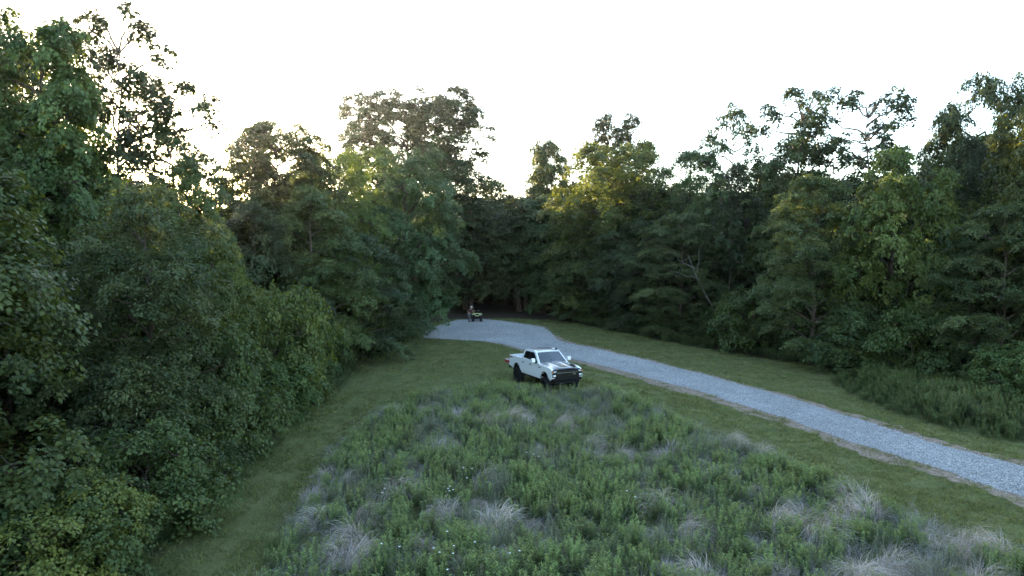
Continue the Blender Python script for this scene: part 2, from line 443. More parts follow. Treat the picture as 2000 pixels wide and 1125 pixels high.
def build_tree(name, seed, H, zb, Rm, prof, nl, n_leaf, leaf, mat, bark='bark', style='broad', pad=(0.45, 0.95), lobe=(0.42, 0.62), flat=0.7,
               inner=0.12, open_=0.0, trunk_r=None, lean=(0, 0), pads_per_lobe=26, branch_frac=0.35):
    rg = np.random.default_rng(seed)
    tr = trunk_r or H * 0.014
    top = np.array([lean[0], lean[1], H * 0.93])
    tk = wobble(rg, np.array([0, 0, -0.3]), top, 9, H * 0.008)
    tk[0] = (0, 0, -0.3); tk[1, :2] *= 0.3
    tz = np.linspace(0, 1, 9)
    chains = [(tk, tr * (1.25 - 1.12 * tz ** 0.8) * np.where(tz == 0, 1.35, 1), 8)]
    def trunk_at(z):
        return np.array([np.interp(z, tk[:, 2], tk[:, 0]), np.interp(z, tk[:, 2], tk[:, 1]), z])
    pz = [p[0] for p in prof]; pr = [p[1] for p in prof]
    lobes = []
    ga = rg.uniform(0, 6.28)
    for i_ in range(nl):
        t = (i_ + rg.uniform(0.1, 0.9)) / nl
        z = zb + (H - zb) * t
        r = Rm * np.interp(t, pz, pr)
        ga += 2.4 + rg.normal(0, 0.35)
        lr = max(0.55, (0.12 if open_ > 0.2 else 0.22) * Rm, r * rg.uniform(*lobe))
        rad = max(0.0, r - lr * 0.85) * rg.uniform(0.7, 1.3)
        c = trunk_at(min(z, H * 0.9)) + np.array([math.cos(ga) * rad, math.sin(ga) * rad, 0])
        c[2] = min(z, H - lr * flat * 0.9)
        lobes.append((c, lr))
    LC = np.array([l[0] for l in lobes]); LR = np.array([l[1] for l in lobes])
    pads = []
    for li, (c, lr) in enumerate(lobes):
        zj = max(zb * 0.6, c[2] - rg.uniform(0.25, 0.6) * lr * 1.6 - 0.12 * np.hypot(*(c[:2] - trunk_at(c[2])[:2])))
        st = trunk_at(min(max(zj, 0.3), H * 0.88))
        d = np.linalg.norm(c - st)
        r0 = max(0.02, min(tr * 0.5, 0.018 * d + 0.03))
        lc = wobble(rg, st, c, 6, 0.04 * d, sag=0.06 * d)
        chains.append((lc, np.linspace(r0, r0 * 0.4, 6), 5))
        n = max(6, int(pads_per_lobe * (lr / (Rm * 0.5)) ** 1.3))
        k = np.arange(n) + 0.5
        ph = np.arccos(1 - 1.72 * k / n); th = np.pi * (1 + 5 ** 0.5) * k + rg.uniform(0, 6.28)
        dirs = np.stack([np.cos(th) * np.sin(ph), np.sin(th) * np.sin(ph), np.cos(ph)], 1)
        dirs = unit(dirs + rg.normal(0, 0.22, dirs.shape))
        rr = rg.uniform(0.72, 1.10, n); rr[rg.random(n) < inner] *= 0.55
        pc = c + dirs * (rr * lr)[:, None] * np.array([1, 1, flat])
        dd = np.linalg.norm((pc[:, None, :] - LC[None]) / np.array([1, 1, flat]), axis=2) / LR[None]
        dd[:, li] = 9
        inn = (dd < 0.62).any(1)
        for q in range(n):
            if rg.random() < open_: continue
            hid = inn[q]
            if hid and rg.random() < 0.85: continue
            if pc[q, 2] < 0.15: continue
            pads.append((pc[q], dirs[q], rg.uniform(*pad) * (0.75 + 0.5 * rg.random())))
            if rg.random() < branch_frac:
                b = wobble(rg, c - np.array([0, 0, 0.15 * lr]), pc[q], 4, 0.05 * lr)
                chains.append((b, np.linspace(max(0.012, r0 * 0.35), 0.008, 4), 4))
    PC = np.array([p[0] for p in pads]); PD = np.array([p[1] for p in pads]); PR = np.array([p[2] for p in pads])
    w = PR ** 2; cnt = rg.multinomial(n_leaf, w / w.sum())
    idx = np.repeat(np.arange(len(pads)), cnt); n = len(idx)
    nsp = rg.integers(6, 10, len(pads))
    spk = np.floor(rg.random(n) * nsp[idx])
    a0 = spk / nsp[idx] * 2 * np.pi + idx * 1.7 + np.sin(idx * 3.1 + spk * 5.7) * 0.35
    rad = rg.random(n) ** 0.62 * PR[idx] * (0.78 + 0.34 * np.sin(idx * 1.3 + spk * 2.9))
    a = a0 + rg.normal(0, 0.10, n) + rg.normal(0, 0.09, n) / np.maximum(rad, 0.15)
    up = np.array([0, 0, 1.0])
    if style == 'frond': pn = unit(up * 1.0 + PD * 0.25)
    elif style == 'hang': pn = unit(up * 0.45 + PD * 0.9)
    else: pn = unit(up * 0.8 + PD * 0.55)
    t1 = unit(np.cross(pn, np.array([0.31, 0.95, 0.05]))); t2 = np.cross(pn, t1)
    out = t1[idx] * np.cos(a)[:, None] + t2[idx] * np.sin(a)[:, None]
    th = rg.normal(0, 0.17, n) * PR[idx] * (0.5 if style == 'frond' else 1.0) + 0.10 * np.sin(spk * 4.1 + idx) * PR[idx]
    B = PC[idx] + out * rad[:, None] + pn[idx] * th[:, None]
    dro = {'frond': 0.28, 'hang': 0.75}.get(style, 0.38)
    B[:, 2] -= dro * rad ** 2 / PR[idx]
    side_ = np.cross(pn[idx], out) * np.where(rg.random(n) < 0.5, 1, -1)[:, None]
    A = unit(out * 0.8 + side_ * 0.75 + rg.normal(0, 0.3, (n, 3)) + np.array([0, 0, {'frond': -0.12, 'hang': -0.7}.get(style, -0.25)]))
    nn = unit(pn[idx] + rg.normal(0, 0.42, (n, 3)))
    S = unit(np.cross(A, nn))
    sz = rg.uniform(0.7, 1.3, n)
    tint = np.clip(0.42 + 0.16 * rg.normal(0, 1, n) + 0.19 * rg.normal(0, 1, len(pads))[idx] + 0.1 * (th > 0), 0, 1)
    cm = quads_mesh(name + '_crown', B, A, S, leaf[0] * sz, leaf[1] * sz, tint, M[mat], droop=0.12)
    tm = tubes_mesh(name + '_trunk', chains, M[bark])
    return dict(trunk=tm, crown=cm, H=H, R=Rm)

ROUND = [(0, 0.55), (0.2, 0.92), (0.45, 1.0), (0.7, 0.85), (0.88, 0.55), (1, 0.22)]
SKIRT = [(0, 0.95), (0.25, 1.0), (0.5, 0.92), (0.75, 0.68), (0.9, 0.42), (1, 0.15)]
COLUMN = [(0, 0.75), (0.3, 1.0), (0.6, 0.95), (0.85, 0.7), (1, 0.25)]
DOME = [(0, 0.75), (0.25, 0.98), (0.55, 1.0), (0.8, 0.85), (1, 0.5)]
VASE = [(0, 0.35), (0.3, 0.7), (0.6, 1.0), (0.85, 0.8), (1, 0.35)]

T = {}
T['maple_a'] = build_tree('maple_a', 11, 16, 0.8, 5.0, SKIRT, 26, 80000, (0.165, 0.062), 'leaf_maple', pads_per_lobe=17, lobe=(0.30, 0.50), pad=(0.5, 1.2), inner=0.06)
T['maple_b'] = build_tree('maple_b', 12, 17, 1.0, 5.2, COLUMN, 28, 80000, (0.165, 0.062), 'leaf_maple', pads_per_lobe=17, lobe=(0.30, 0.48), pad=(0.5, 1.2), inner=0.06)
T['dense_a'] = build_tree('dense_a', 13, 18, 1.2, 6.0, DOME, 34, 82000, (0.20, 0.075), 'leaf_dense', pads_per_lobe=20, pad=(0.55, 1.3), lobe=(0.28, 0.46), inner=0.06)
T['dense_b'] = build_tree('dense_b', 14, 14, 0.8, 5.2, SKIRT, 26, 70000, (0.17, 0.066), 'leaf_dense', pads_per_lobe=18, lobe=(0.28, 0.48), pad=(0.5, 1.2), inner=0.06)
T['locust_a'] = build_tree('locust_a', 15, 10.5, 0.8, 4.2, COLUMN, 26, 90000, (0.14, 0.036), 'leaf_locust', style='frond', flat=0.5, pads_per_lobe=15, pad=(0.6, 1.25), lobe=(0.3, 0.5), inner=0.05)
T['locust_b'] = build_tree('locust_b', 16, 13.5, 1.2, 4.4, COLUMN, 28, 80000, (0.16, 0.044), 'leaf_locust', style='frond', flat=0.45, open_=0.08, pads_per_lobe=15, pad=(0.6, 1.3), lobe=(0.3, 0.48), inner=0.05)
T['walnut'] = build_tree('walnut', 17, 15.5, 0.6, 4.0, COLUMN, 30, 66000, (0.18, 0.06), 'leaf_light', style='hang', flat=0.8, pads_per_lobe=22, lobe=(0.3, 0.5))
T['yellow'] = build_tree('yellow', 18, 17, 1.5, 5.8, DOME, 30, 66000, (0.20, 0.078), 'leaf_sunlit', pads_per_lobe=26, pad=(0.5, 1.1), lobe=(0.3, 0.5))  # its yellow is sunlight painted into the leaf material
T['tall'] = build_tree('tall', 28, 18, 2.0, 4.2, DOME, 36, 100000, (0.19, 0.078), 'leaf_maple', pads_per_lobe=24, lobe=(0.34, 0.5), flat=0.85, inner=0.2)
T['oak'] = build_tree('oak', 19, 28, 15.5, 8.8, [(0, 0.9), (0.3, 1.0), (0.6, 0.98), (0.85, 0.82), (1, 0.6)], 44, 88000, (0.25, 0.095), 'leaf_oak', bark='bark', pads_per_lobe=24, open_=0.10, lobe=(0.26, 0.38), flat=0.62, trunk_r=0.42, pad=(0.6, 1.25), branch_frac=0.8)
T['sparse_a'] = build_tree('sparse_a', 20, 20, 7.5, 3.6, VASE, 28, 9500, (0.20, 0.085), 'leaf_oak', pads_per_lobe=22, open_=0.35, lobe=(0.2, 0.40), pad=(0.35, 0.7), trunk_r=0.15, branch_frac=0.85, inner=0.3, flat=0.9)
T['sparse_b'] = build_tree('sparse_b', 21, 21, 8.5, 3.8, VASE, 30, 14000, (0.21, 0.085), 'leaf_oak', pads_per_lobe=24, open_=0.3, lobe=(0.2, 0.40), pad=(0.35, 0.75), trunk_r=0.17, branch_frac=0.85, inner=0.3, flat=0.9)
T['wood_a'] = build_tree('wood_a', 22, 19, 3.0, 5.2, ROUND, 20, 24000, (0.30, 0.12), 'leaf_wood', pads_per_lobe=22, pad=(0.6, 1.2))
T['wood_b'] = build_tree('wood_b', 23, 18, 3.5, 4.6, COLUMN, 20, 22000, (0.30, 0.12), 'leaf_wood', pads_per_lobe=22, pad=(0.6, 1.2))
T['wood_low'] = build_tree('wood_low', 29, 12, 0.5, 4.8, COLUMN, 20, 20000, (0.30, 0.12), 'leaf_wood', pads_per_lobe=22, pad=(0.6, 1.2))
T['lobed'] = build_tree('lobed', 24, 22, 6, 4.2, [(0, 1), (0.6, 1.0), (0.9, 0.75), (1, 0.45)], 24, 32000, (0.26, 0.10), 'leaf_oak', pads_per_lobe=24, lobe=(0.3, 0.44), flat=1.1)
T['shrub_a'] = build_tree('shrub_a', 25, 3.0, 0.25, 2.0, DOME, 16, 18000, (0.10, 0.04), 'leaf_maple', pad=(0.25, 0.5), pads_per_lobe=20, trunk_r=0.05, lobe=(0.3, 0.5))
T['shrub_b'] = build_tree('shrub_b', 26, 2.6, 0.2, 2.2, DOME, 18, 24000, (0.085, 0.034), 'leaf_light', pad=(0.22, 0.45), pads_per_lobe=24, trunk_r=0.05, lobe=(0.3, 0.5))
T['bush'] = build_tree('bush', 30, 2.6, 0.15, 2.4, DOME, 24, 36000, (0.075, 0.030), 'leaf_bush_lit', pad=(0.2, 0.42), pads_per_lobe=26, trunk_r=0.05, lobe=(0.28, 0.45), flat=0.9)
T['shrub_c'] = build_tree('shrub_c', 27, 3.6, 0.2, 1.9, SKIRT, 16, 18000, (0.12, 0.032), 'leaf_locust', style='frond', pad=(0.3, 0.6), pads_per_lobe=20, trunk_r=0.05, flat=0.6, lobe=(0.3, 0.5))

PLACED = []
def plant(kind, x, y, H, label, rz=None, width=None, name='broadleaf_tree', cat='tree', group=None):
    t = T[kind]
    s = H / t['H']
    sw = s if width is None else (width / 2) / t['R']
    sw = min(max(sw, s * 0.6), s * 1.55)
    if rz is None: rz = (len(PLACED) * 2.399) % 6.283
    e = empty(name, (x, y, float(terrain(x, y))), rz, (sw, sw, s))
    tag(e, label, cat, group)
    link(bpy.data.objects.new('trunk', t['trunk']), e)
    link(bpy.data.objects.new('crown', t['crown']), e)
    PLACED.append((x, y, H))
    return e

def plant_px(kind, px, d, top, label, wpx=None, **k):
    """px: column of the trunk, d: distance in metres, top: row of the crown's top"""
    x = (px - 1000) / FPX * d
    H = CAM_Z + (505 - top) / FPX * d - float(terrain(x, d))
    return plant(kind, x, d, H, label, width=None if wpx is None else wpx / FPX * d, **k)

# ------------------------------------------------------------------ the trees of the wood's edge
# left of the mown path
plant_px('tall', 95, 30, 45, 'tall full leafy tree above the left woods, beside a thin airy tree', wpx=270)
plant_px('sparse_a', 240, 34, 12, 'thin airy tree with sky showing through its crown, tallest of those around the low sun', wpx=230, rz=0.6, name='slender_tree')
plant_px('sparse_b', 335, 38, 150, 'slender open tree with twiggy arms stretched toward the sky gap beside the low sun', wpx=210, name='slender_tree')
plant_px('locust_a', 290, 24.5, 372, 'feathery layered green tree at the wood edge below the low sun, beside the mown path', wpx=340, name='feathery_tree')
plant_px('maple_a', 10, 25.5, 420, 'broad dark leafy tree behind the yellow-green bush at the wood edge', wpx=430)
plant_px('dense_b', 40, 37, 95, 'dark tree crowding behind the tall full leafy tree', wpx=230)
plant_px('dense_b', 150, 34, 300, 'dark dense tree wedged between the tall full tree and the feathery layered one', wpx=330)
plant_px('maple_a', 365, 36, 315, 'warm-lit sloping tree beside the notch of sky right of the low sun', wpx=200)
plant_px('walnut', 415, 31, 470, 'mid-height leafy tree with hanging foliage beside the feathery layered tree', wpx=210)
plant_px('tall', 540, 51, 245, 'tall pointed leafy tree with glowing edge beside the sky notch near the sun', wpx=240)
plant_px('dense_b', 500, 44, 400, 'broad green tree in front of the tall pointed tree near the sky notch', wpx=250)
plant_px('maple_a', 610, 47, 372, 'rounded leafy tree standing over the pale bushy sapling beside the mown path', wpx=270)
plant_px('yellow', 665, 58, 300, 'yellow-tinged tree squeezed between the tall pointed tree and the dark dome-shaped one', wpx=200)
plant_px('dense_a', 790, 64, 292, 'dark dome-shaped dense tree standing in front of the great spreading oak', wpx=230)
plant_px('dense_b', 705, 53, 460, 'low wide tree overhanging the bend of the mown path', wpx=230)
plant_px('dense_b', 778, 66, 480, 'low dark tree drooping over bare ground beside the gravel turnaround', wpx=130)
plant_px('shrub_b', 535, 35.5, 562, 'pale green bushy sapling bulging over the mown path', wpx=220, name='bushy_sapling')
plant_px('shrub_a', 430, 27, 640, 'leafy sapling at the path edge between the feathery tree and pale bushy sapling', wpx=220, name='bushy_sapling')
plant_px('shrub_c', 250, 21.5, 700, 'fern-like drooping sapling under the feathery layered tree', wpx=230, name='bushy_sapling')
plant_px('oak', 800, 87, 190, 'great spreading oak with dark open crown and bare limbs above the woods', wpx=315, rz=2.1, name='oak_tree')
# the head of the clearing
plant_px('wood_a', 905, 99, 372, 'forest tree right behind the parked quad bike at the woods entrance', wpx=120, name='forest_tree')
plant_px('wood_b', 960, 104, 345, 'forest tree with warm top in the dip right of the great oak', wpx=120, name='forest_tree')
plant_px('wood_a', 1005, 101, 392, 'forest tree over the dark hollow at the head of the gravel turnaround', wpx=110, name='forest_tree')
plant_px('tall', 1066, 97, 278, 'round-topped olive tree rising between the sky dip and the golden-topped tree', wpx=98)
plant_px('lobed', 1205, 92, 226, 'dark tree with three-lobed top rising behind the golden-topped tree', wpx=125, rz=0.4)
plant_px('yellow', 1195, 78, 280, 'wide golden-topped tree catching the last sun above the gravel turnaround', wpx=270, rz=1.0)
plant_px('maple_a', 1095, 84, 385, 'leafy tree at the left foot of the golden-topped tree', wpx=150)
plant_px('locust_b', 1120, 77, 500, 'small feathery tree leaning over the gravel turnaround edge', wpx=150, name='feathery_tree')
# right of the gravel road
plant_px('locust_b', 1330, 64, 418, 'feathery tiered tree right of the golden-topped tree, behind the mown verge', wpx=190, name='feathery_tree')
plant_px('dense_a', 1260, 70, 430, 'dense dark tree below the golden-topped tree, by the end of the gravel road', wpx=190)
plant_px('maple_b', 1345, 74, 298, 'dark tree filling the gap between golden-topped tree and lone bare-legged tree', wpx=170)
plant_px('sparse_a', 1428, 63, 203, 'lone bare-legged airy tree with ragged top, first airy one beyond the golden-topped tree', wpx=130, name='slender_tree')
plant_px('dense_a', 1455, 66, 318, 'dark dense tree at the foot of the lone bare-legged airy tree', wpx=190)
plant_px('sparse_b', 1560, 60, 178, 'bushier airy treetop beside its open-forked neighbour above the right woods', wpx=170, rz=1.2, name='slender_tree')
plant_px('sparse_a', 1692, 58, 170, 'open-forked airy tree with thin spread branches above the right woods', wpx=200, rz=3.3, name='slender_tree')
plant_px('maple_b', 1560, 62, 285, 'dark leafy tree under the bushier airy treetop', wpx=210)
plant_px('locust_b', 1590, 49.5, 345, 'tall feathery tiered tree standing before the dark leafy woods, beside hanging-leaved tree', wpx=220, rz=2.0, name='feathery_tree')
plant_px('walnut', 1750, 47, 285, 'tall bright tree with hanging leaves behind the weedy bank', wpx=230)
plant_px('maple_a', 1840, 52, 212, 'tall tree with sunlit shoulder left of the highest tree by the weedy bank', wpx=180)
plant_px('dense_a', 1945, 48, 150, 'highest dark tree of the right woods above the weedy bank', wpx=190)
plant_px('yellow', 2030, 43, 205, 'tree with golden sunlit crown at the end of the right woods', wpx=220)
plant_px('locust_b', 1960, 41, 400, 'feathery tiered tree in front of the highest dark tree', wpx=230, rz=4.0, name='feathery_tree')
plant_px('dense_b', 1860, 46, 420, 'dark broad tree between the hanging-leaved tree and the feathery one by the weedy bank', wpx=190)
plant_px('shrub_a', 1475, 56.5, 560, 'big rounded bush at the wood edge behind the mown verge', wpx=170, name='large_bush', cat='bush')
plant_px('shrub_c', 1660, 47, 600, 'fern-leaved bush in front of the tall feathery tiered tree', wpx=150, name='large_bush', cat='bush')
plant_px('shrub_a', 1785, 44, 600, 'leafy bush crowding the weedy bank below the hanging-leaved tree', wpx=170, name='large_bush', cat='bush')
plant_px('shrub_a', 1990, 36.5, 675, 'tangled bush at the far end of the weedy bank, beside pale broken stems', wpx=160, name='large_bush', cat='bush')
# out of frame on both sides: the wood goes on
EDGE_GROUP = 'wood edge trees beside the clearing'
for k, (kd, x, y, H) in enumerate([('maple_a', -14.5, 15, 13), ('dense_b', -15, 7, 12), ('maple_b', -16, 0, 14), ('dense_a', -15.5, -8, 14),
                                   ('dense_a', 38, 36, 17), ('maple_b', 41, 29, 16), ('locust_b', 39, 24, 12), ('dense_a', 45, 20, 16), ('maple_a', 47, 10, 15)]):
    plant(kd, x, y, H, 'leafy tree continuing the wood edge past the clearing', group=EDGE_GROUP)

# low bushes along the foot of the wood
rg = np.random.default_rng(31)
plant_px('bush', 60, 15.6, 950, 'big yellow-green bush standing by itself below the dark left woods', wpx=420, name='large_bush', cat='bush')
bush_rows = [(-9.6, 15.4), (-10.0, 17.2), (-10.3, 19), (-11.2, 22.5), (-11.0, 26), (-11.6, 29.5), (-11.4, 33), (-11.9, 37), (-12.0, 41), (-12.3, 45), (-12.4, 49), (-12.8, 53), (-13.4, 58), (-14.2, 63), (-16.5, 68)]
for k, (x, y) in enumerate(bush_rows):
    plant(['shrub_a', 'shrub_c', 'shrub_a'][k % 3], x - rg.uniform(0, 0.8), y + rg.normal(0, 0.4), rg.uniform(1.7, 3.2), 'low leafy bush at the foot of the woods along the mown path',
          name='low_bush', cat='bush', group='low bushes along the mown path')
bush_rows = [(8.6, 76), (10.6, 71.5), (12.3, 68), (14.0, 65), (15.8, 62), (17.3, 59), (19.2, 56), (21.0, 53), (23.2, 50), (25.2, 47.5), (27.4, 44.5), (29.6, 41.5), (31.5, 38.5), (33.5, 34.5)]
for k, (x, y) in enumerate(bush_rows):
    plant(['shrub_a', 'shrub_c', 'shrub_a'][k % 3], x + 0.4 + rg.uniform(0, 1.0), y + 0.5 + rg.normal(0, 0.4), rg.uniform(1.6, 3.2), 'low leafy bush at the foot of the woods behind the gravel road verge',
          name='low_bush', cat='bush', group='low bushes along the road verge')

# the wood behind the edge
SIL = np.array([(-500, 150), (0, 165), (150, 200), (190, 345), (345, 345), (400, 405), (450, 425), (480, 375), (540, 310), (640, 330), (700, 335), (880, 360), (900, 378), (1010, 385),
                (1040, 335), (1110, 335), (1180, 300), (1330, 330), (1400, 385), (1450, 350), (1500, 335), (1620, 335), (1700, 350), (1760, 325), (1800, 280), (1900, 240), (2000, 220), (2500, 190)], float)
def fill_height(x, y):
    px = 1000 + x / max(y, 5) * FPX
    lim = max(np.interp(px + o * FPX / max(y, 5), SIL[:, 0], SIL[:, 1]) for o in (-3, 0, 3))
    return CAM_Z + (505 - lim) / FPX * y - float(terrain(x, y))
fill = []
def try_fill(x, y, mind):
    for (a, b, h) in PLACED:
        if h > 6 and math.hypot(a - x, b - y) < mind: return
    H = min(rg.uniform(15, 19), fill_height(x, y)) if y > 8 else rg.uniform(13, 16)
    if H < 6: return
    kd = ['wood_a', 'wood_b'][int(rg.random() < 0.5)]
    if x < -5 and y < 92: lab, gr = 'forest tree inside the woods left of the mown path', 'inner trees of the left woods'
    elif y > 84 and x < 12: lab, gr = 'forest tree in the woods behind the gravel turnaround', 'inner trees behind the turnaround'
    else: lab, gr = 'forest tree inside the woods right of the gravel road', 'inner trees of the right woods'
    plant(kd, x, y, H, lab, width=rg.uniform(8.5, 11), name='forest_tree', group=gr)
for y in np.arange(8, 92, 6.0):
    for x in (-19.5, -25.5, -31.5, -38):
        try_fill(x + rg.normal(0, 1.1) - 0.03 * y, y + rg.normal(0, 1.1), 3.6)
for x, y in [(-12.5, 84), (-8.5, 88), (-4.5, 86.5), (-0.5, 89), (3.5, 86), (7.0, 83.5), (-6.5, 92), (1.5, 92.5)]:
    try_fill(x + rg.normal(0, 0.4), y + rg.normal(0, 0.4), 2.0)
for y in (94, 101, 108, 116, 124):
    for x in np.arange(-48, 40, 6.5):
        try_fill(x + rg.normal(0, 1.2), y + rg.normal(0, 1.2), 3.6)
for y in (103, 111, 120):
    for x in np.arange(-46, 34, 7.5):
        x_, y_ = x + rg.normal(0, 1.2), y + rg.normal(0, 1.5)
        plant('wood_low', x_, y_, rg.uniform(7, 11), 'low-branched forest tree screening the deep woods behind the gravel turnaround', width=10, name='forest_tree', group='low-branched trees behind the turnaround')
for off in (7, 14, 21):
    for (x, y) in [(11, 68), (15, 62), (19, 56), (23, 50), (27, 45), (31, 39), (35, 33)]:
        try_fill(x + off * 0.8 + rg.normal(0, 1), y + off * 0.8 + rg.normal(0, 1), 3.4)
print('trees', len(PLACED))
# ------------------------------------------------------------------ meadow, lawn, gravel stones
MEADOW_PX = [(430, 1180), (470, 1115), (530, 1010), (575, 955), (635, 875), (730, 795), (790, 770), (870, 752), (960, 742), (1020, 746), (1060, 758), (1130, 757), (1180, 742),
             (1290, 785), (1420, 842), (1560, 895), (1700, 948), (1850, 1015), (2000, 1065), (2300, 1165)]
mp = [tuple(ground_at(px, py, 0.45)[:2]) for px, py in MEADOW_PX]
MEADOW = [(-6.4, 8.0)] + mp + [(17.5, 8.0)]
BANK_PX = [(1612, 738), (1660, 765), (1720, 795), (1800, 818), (1900, 842), (2000, 862), (2200, 900)]
bp = [tuple(ground_at(px, py, 0.3)[:2]) for px, py in BANK_PX]
BANK = bp + [(36, 26), (34.5, 33), (31.5, 38.0), (27.8, 43.0), (24.0, 47.8)]

def sample_poly(poly, dens, rg):
    p = np.array(poly); lo, hi = p.min(0), p.max(0)
    n = int(dens * np.prod(hi - lo))
    q = rg.uniform(lo, hi, (n, 2))
    return q[pts_in_poly(q[:, 0], q[:, 1], poly)]

def vnoise(x, y, s, seed=0):
    """smooth value noise 0..1"""
    g = np.random.default_rng(seed).random((97, 97))
    u = np.asarray(x) / s + 500.3; v = np.asarray(y) / s + 500.7
    i, j = np.floor(u).astype(int), np.floor(v).astype(int)
    f, h = u - i, v - j
    f = f * f * (3 - 2 * f); h = h * h * (3 - 2 * h)
    G = lambda a, b: g[a % 97, b % 97]
    return (G(i, j) * (1 - f) + G(i + 1, j) * f) * (1 - h) + (G(i, j + 1) * (1 - f) + G(i + 1, j + 1) * f) * h

def weed_proto(name, seed, mat, stems=6, hgt=(0.7, 1.05), nleaf=40, ll=(0.10, 0.165), lw=0.017, spread=0.26):
    rg = np.random.default_rng(seed)
    B, A, S, Ln, W, tn = [], [], [], [], [], []
    for s_ in range(stems):
        r = spread * math.sqrt(rg.random()); a = rg.uniform(0, 6.28)
        b = np.array([r * math.cos(a), r * math.sin(a), -0.03])
        H = rg.uniform(*hgt); ln = rg.normal(0, 0.10, 2)
        tip = b + np.array([ln[0] * H, ln[1] * H, H])
        B.append(b); A.append(unit(tip - b)); S.append(np.array([1.0, 0, 0])); Ln.append(np.linalg.norm(tip - b)); W.append(0.006); tn.append(0.1)
        for k in range(nleaf):
            t = 0.22 + 0.78 * (k + rg.random()) / nleaf
            an = k * 2.399 + rg.normal(0, 0.2)
            el = 0.15 + 0.95 * max(0, t - 0.35) + rg.normal(0, 0.15)
            ax = np.array([math.cos(an) * math.cos(el), math.sin(an) * math.cos(el), math.sin(el)])
            B.append(b + (tip - b) * t); A.append(ax); S.append(unit(np.cross(ax, [0, 0, 1.0]) + rg.normal(0, 0.2, 3)))
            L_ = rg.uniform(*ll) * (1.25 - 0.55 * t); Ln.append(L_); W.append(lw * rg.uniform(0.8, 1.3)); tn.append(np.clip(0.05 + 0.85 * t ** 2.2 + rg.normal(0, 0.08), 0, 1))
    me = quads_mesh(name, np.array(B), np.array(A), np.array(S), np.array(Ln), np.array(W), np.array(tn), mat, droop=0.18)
    return bpy.data.objects.new(name, me)

def blade_mesh(name, seed, mat, n, length, half_w, r0, tilt, bend, wind=(0, 0), segs=3, tint=(0.2, 0.9), lift=0.0):
    """a tuft of thin curved blades"""
    rg = np.random.default_rng(seed)
    a = rg.uniform(0, 6.28, n); r = r0 * np.sqrt(rg.random(n))
    B = np.stack([r * np.cos(a), r * np.sin(a), np.full(n, -0.02)], 1)
    if lift: B[:, 2] += lift * rg.random(n) * (1 - (r / r0) ** 2 * 0.6)
    Ln = rg.uniform(*length, n); ti = np.abs(rg.normal(0, tilt, n))
    oa = a + rg.normal(0, 0.7, n)
    d = np.stack([np.cos(oa) * np.sin(ti) + wind[0], np.sin(oa) * np.sin(ti) + wind[1], np.cos(ti)], 1); d = unit(d)
    hd = np.stack([np.cos(oa) + 3 * wind[0], np.sin(oa) + 3 * wind[1], np.zeros(n)], 1); hd = unit(hd)
    bd = bend * rg.uniform(0.4, 1.4, n)
    sd = unit(np.cross(d, np.array([0.2, 0.3, 1.0])) + rg.normal(0, 0.35, (n, 3)))
    rows = []
    p = B.copy(); cur = d.copy()
    for k in range(segs + 1):
        w = half_w * (1 - 0.8 * k / segs)
        rows.append((p - sd * w, p + sd * w))
        cur = unit(cur + (hd * 0.6 + np.array([0, 0, -0.75])) * (bd / segs * (1 + 0.6 * k))[:, None])
        p = p + cur * (Ln / segs)[:, None]
    V = np.stack([q for rr in rows for q in rr], 1)
    k = 2 * (segs + 1)
    b = np.arange(n)[:, None, None] * k + 2 * np.arange(segs)[None, :, None]
    F = np.concatenate([b, b + 1, b + 3, b + 2], 2).reshape(-1, 4)
    return mesh_np(name, V.reshape(-1, 3), F, 4, mat, {'tint': ('FACE', np.repeat(rg.uniform(*tint, n), segs))})

def place_rot(n, rg, tilt=0.06):
    return np.stack([rg.normal(0, tilt, n), rg.normal(0, tilt, n), rg.uniform(0, 6.28, n)], 1)

rg = np.random.default_rng(5)
rr_ = ground_at(1013, 747)
TRUCK_XY = (rr_[0] - 0.985 * (-1.80 * math.sin(R(25)) + (-0.86) * math.cos(R(25))), rr_[1] - 0.985 * (1.80 * math.cos(R(25)) - 0.86 * math.sin(R(25))))
TUFTS = [(1002, 800, 1.1), (1030, 803, 0.9), (975, 806, 0.9), (950, 812, 1.1), (897, 790, 0.9), (829, 786, 1.0), (768, 786, 0.8), (1101, 812, 1.0), (1157, 847, 0.9), (1157, 876, 0.9), (859, 858, 1.0),
         (832, 898, 0.7), (780, 940, 0.9), (795, 888, 0.7), (643, 905, 0.8), (613, 950, 0.9), (617, 992, 0.8), (719, 990, 0.9), (690, 1050, 1.15), (684, 1075, 1.0), (844, 984, 0.9), (868, 978, 0.8), (950, 920, 0.8),
         (931, 963, 0.7), (972, 1000, 0.9), (813, 1044, 0.8), (727, 1050, 0.7), (942, 1016, 0.8), (999, 1066, 0.9), (900, 1092, 0.9), (1044, 1000, 0.7), (643, 1074, 0.7), (700, 881, 0.7), (680, 915, 0.6),
         (1664, 956, 1.15), (1690, 982, 1.15), (1650, 985, 1.0), (1580, 1016, 1.0), (1605, 1030, 1.1), (1563, 986, 1.0), (1529, 998, 1.0), (1630, 1012, 0.9), (1842, 1042, 0.9), (1905, 1042, 1.0), (1943, 1052, 0.9),
         (1698, 1108, 1.1), (1670, 1116, 1.0), (1749, 1088, 1.0), (1314, 868, 1.0), (1290, 873, 0.8), (1217, 872, 0.9), (1284, 965, 0.9), (1348, 1020, 0.8), (1369, 910, 0.7), (1436, 922, 0.8), (1436, 838, 0.8), (1491, 863, 0.7),
         (1474, 943, 0.8), (1301, 1096, 0.8), (1360, 1104, 0.9), (1926, 1120, 0.9), (1517, 1104, 0.8), (1400, 895, 0.6), (1100, 960, 0.6), (1060, 860, 0.7), (1350, 1000, 0.7)]
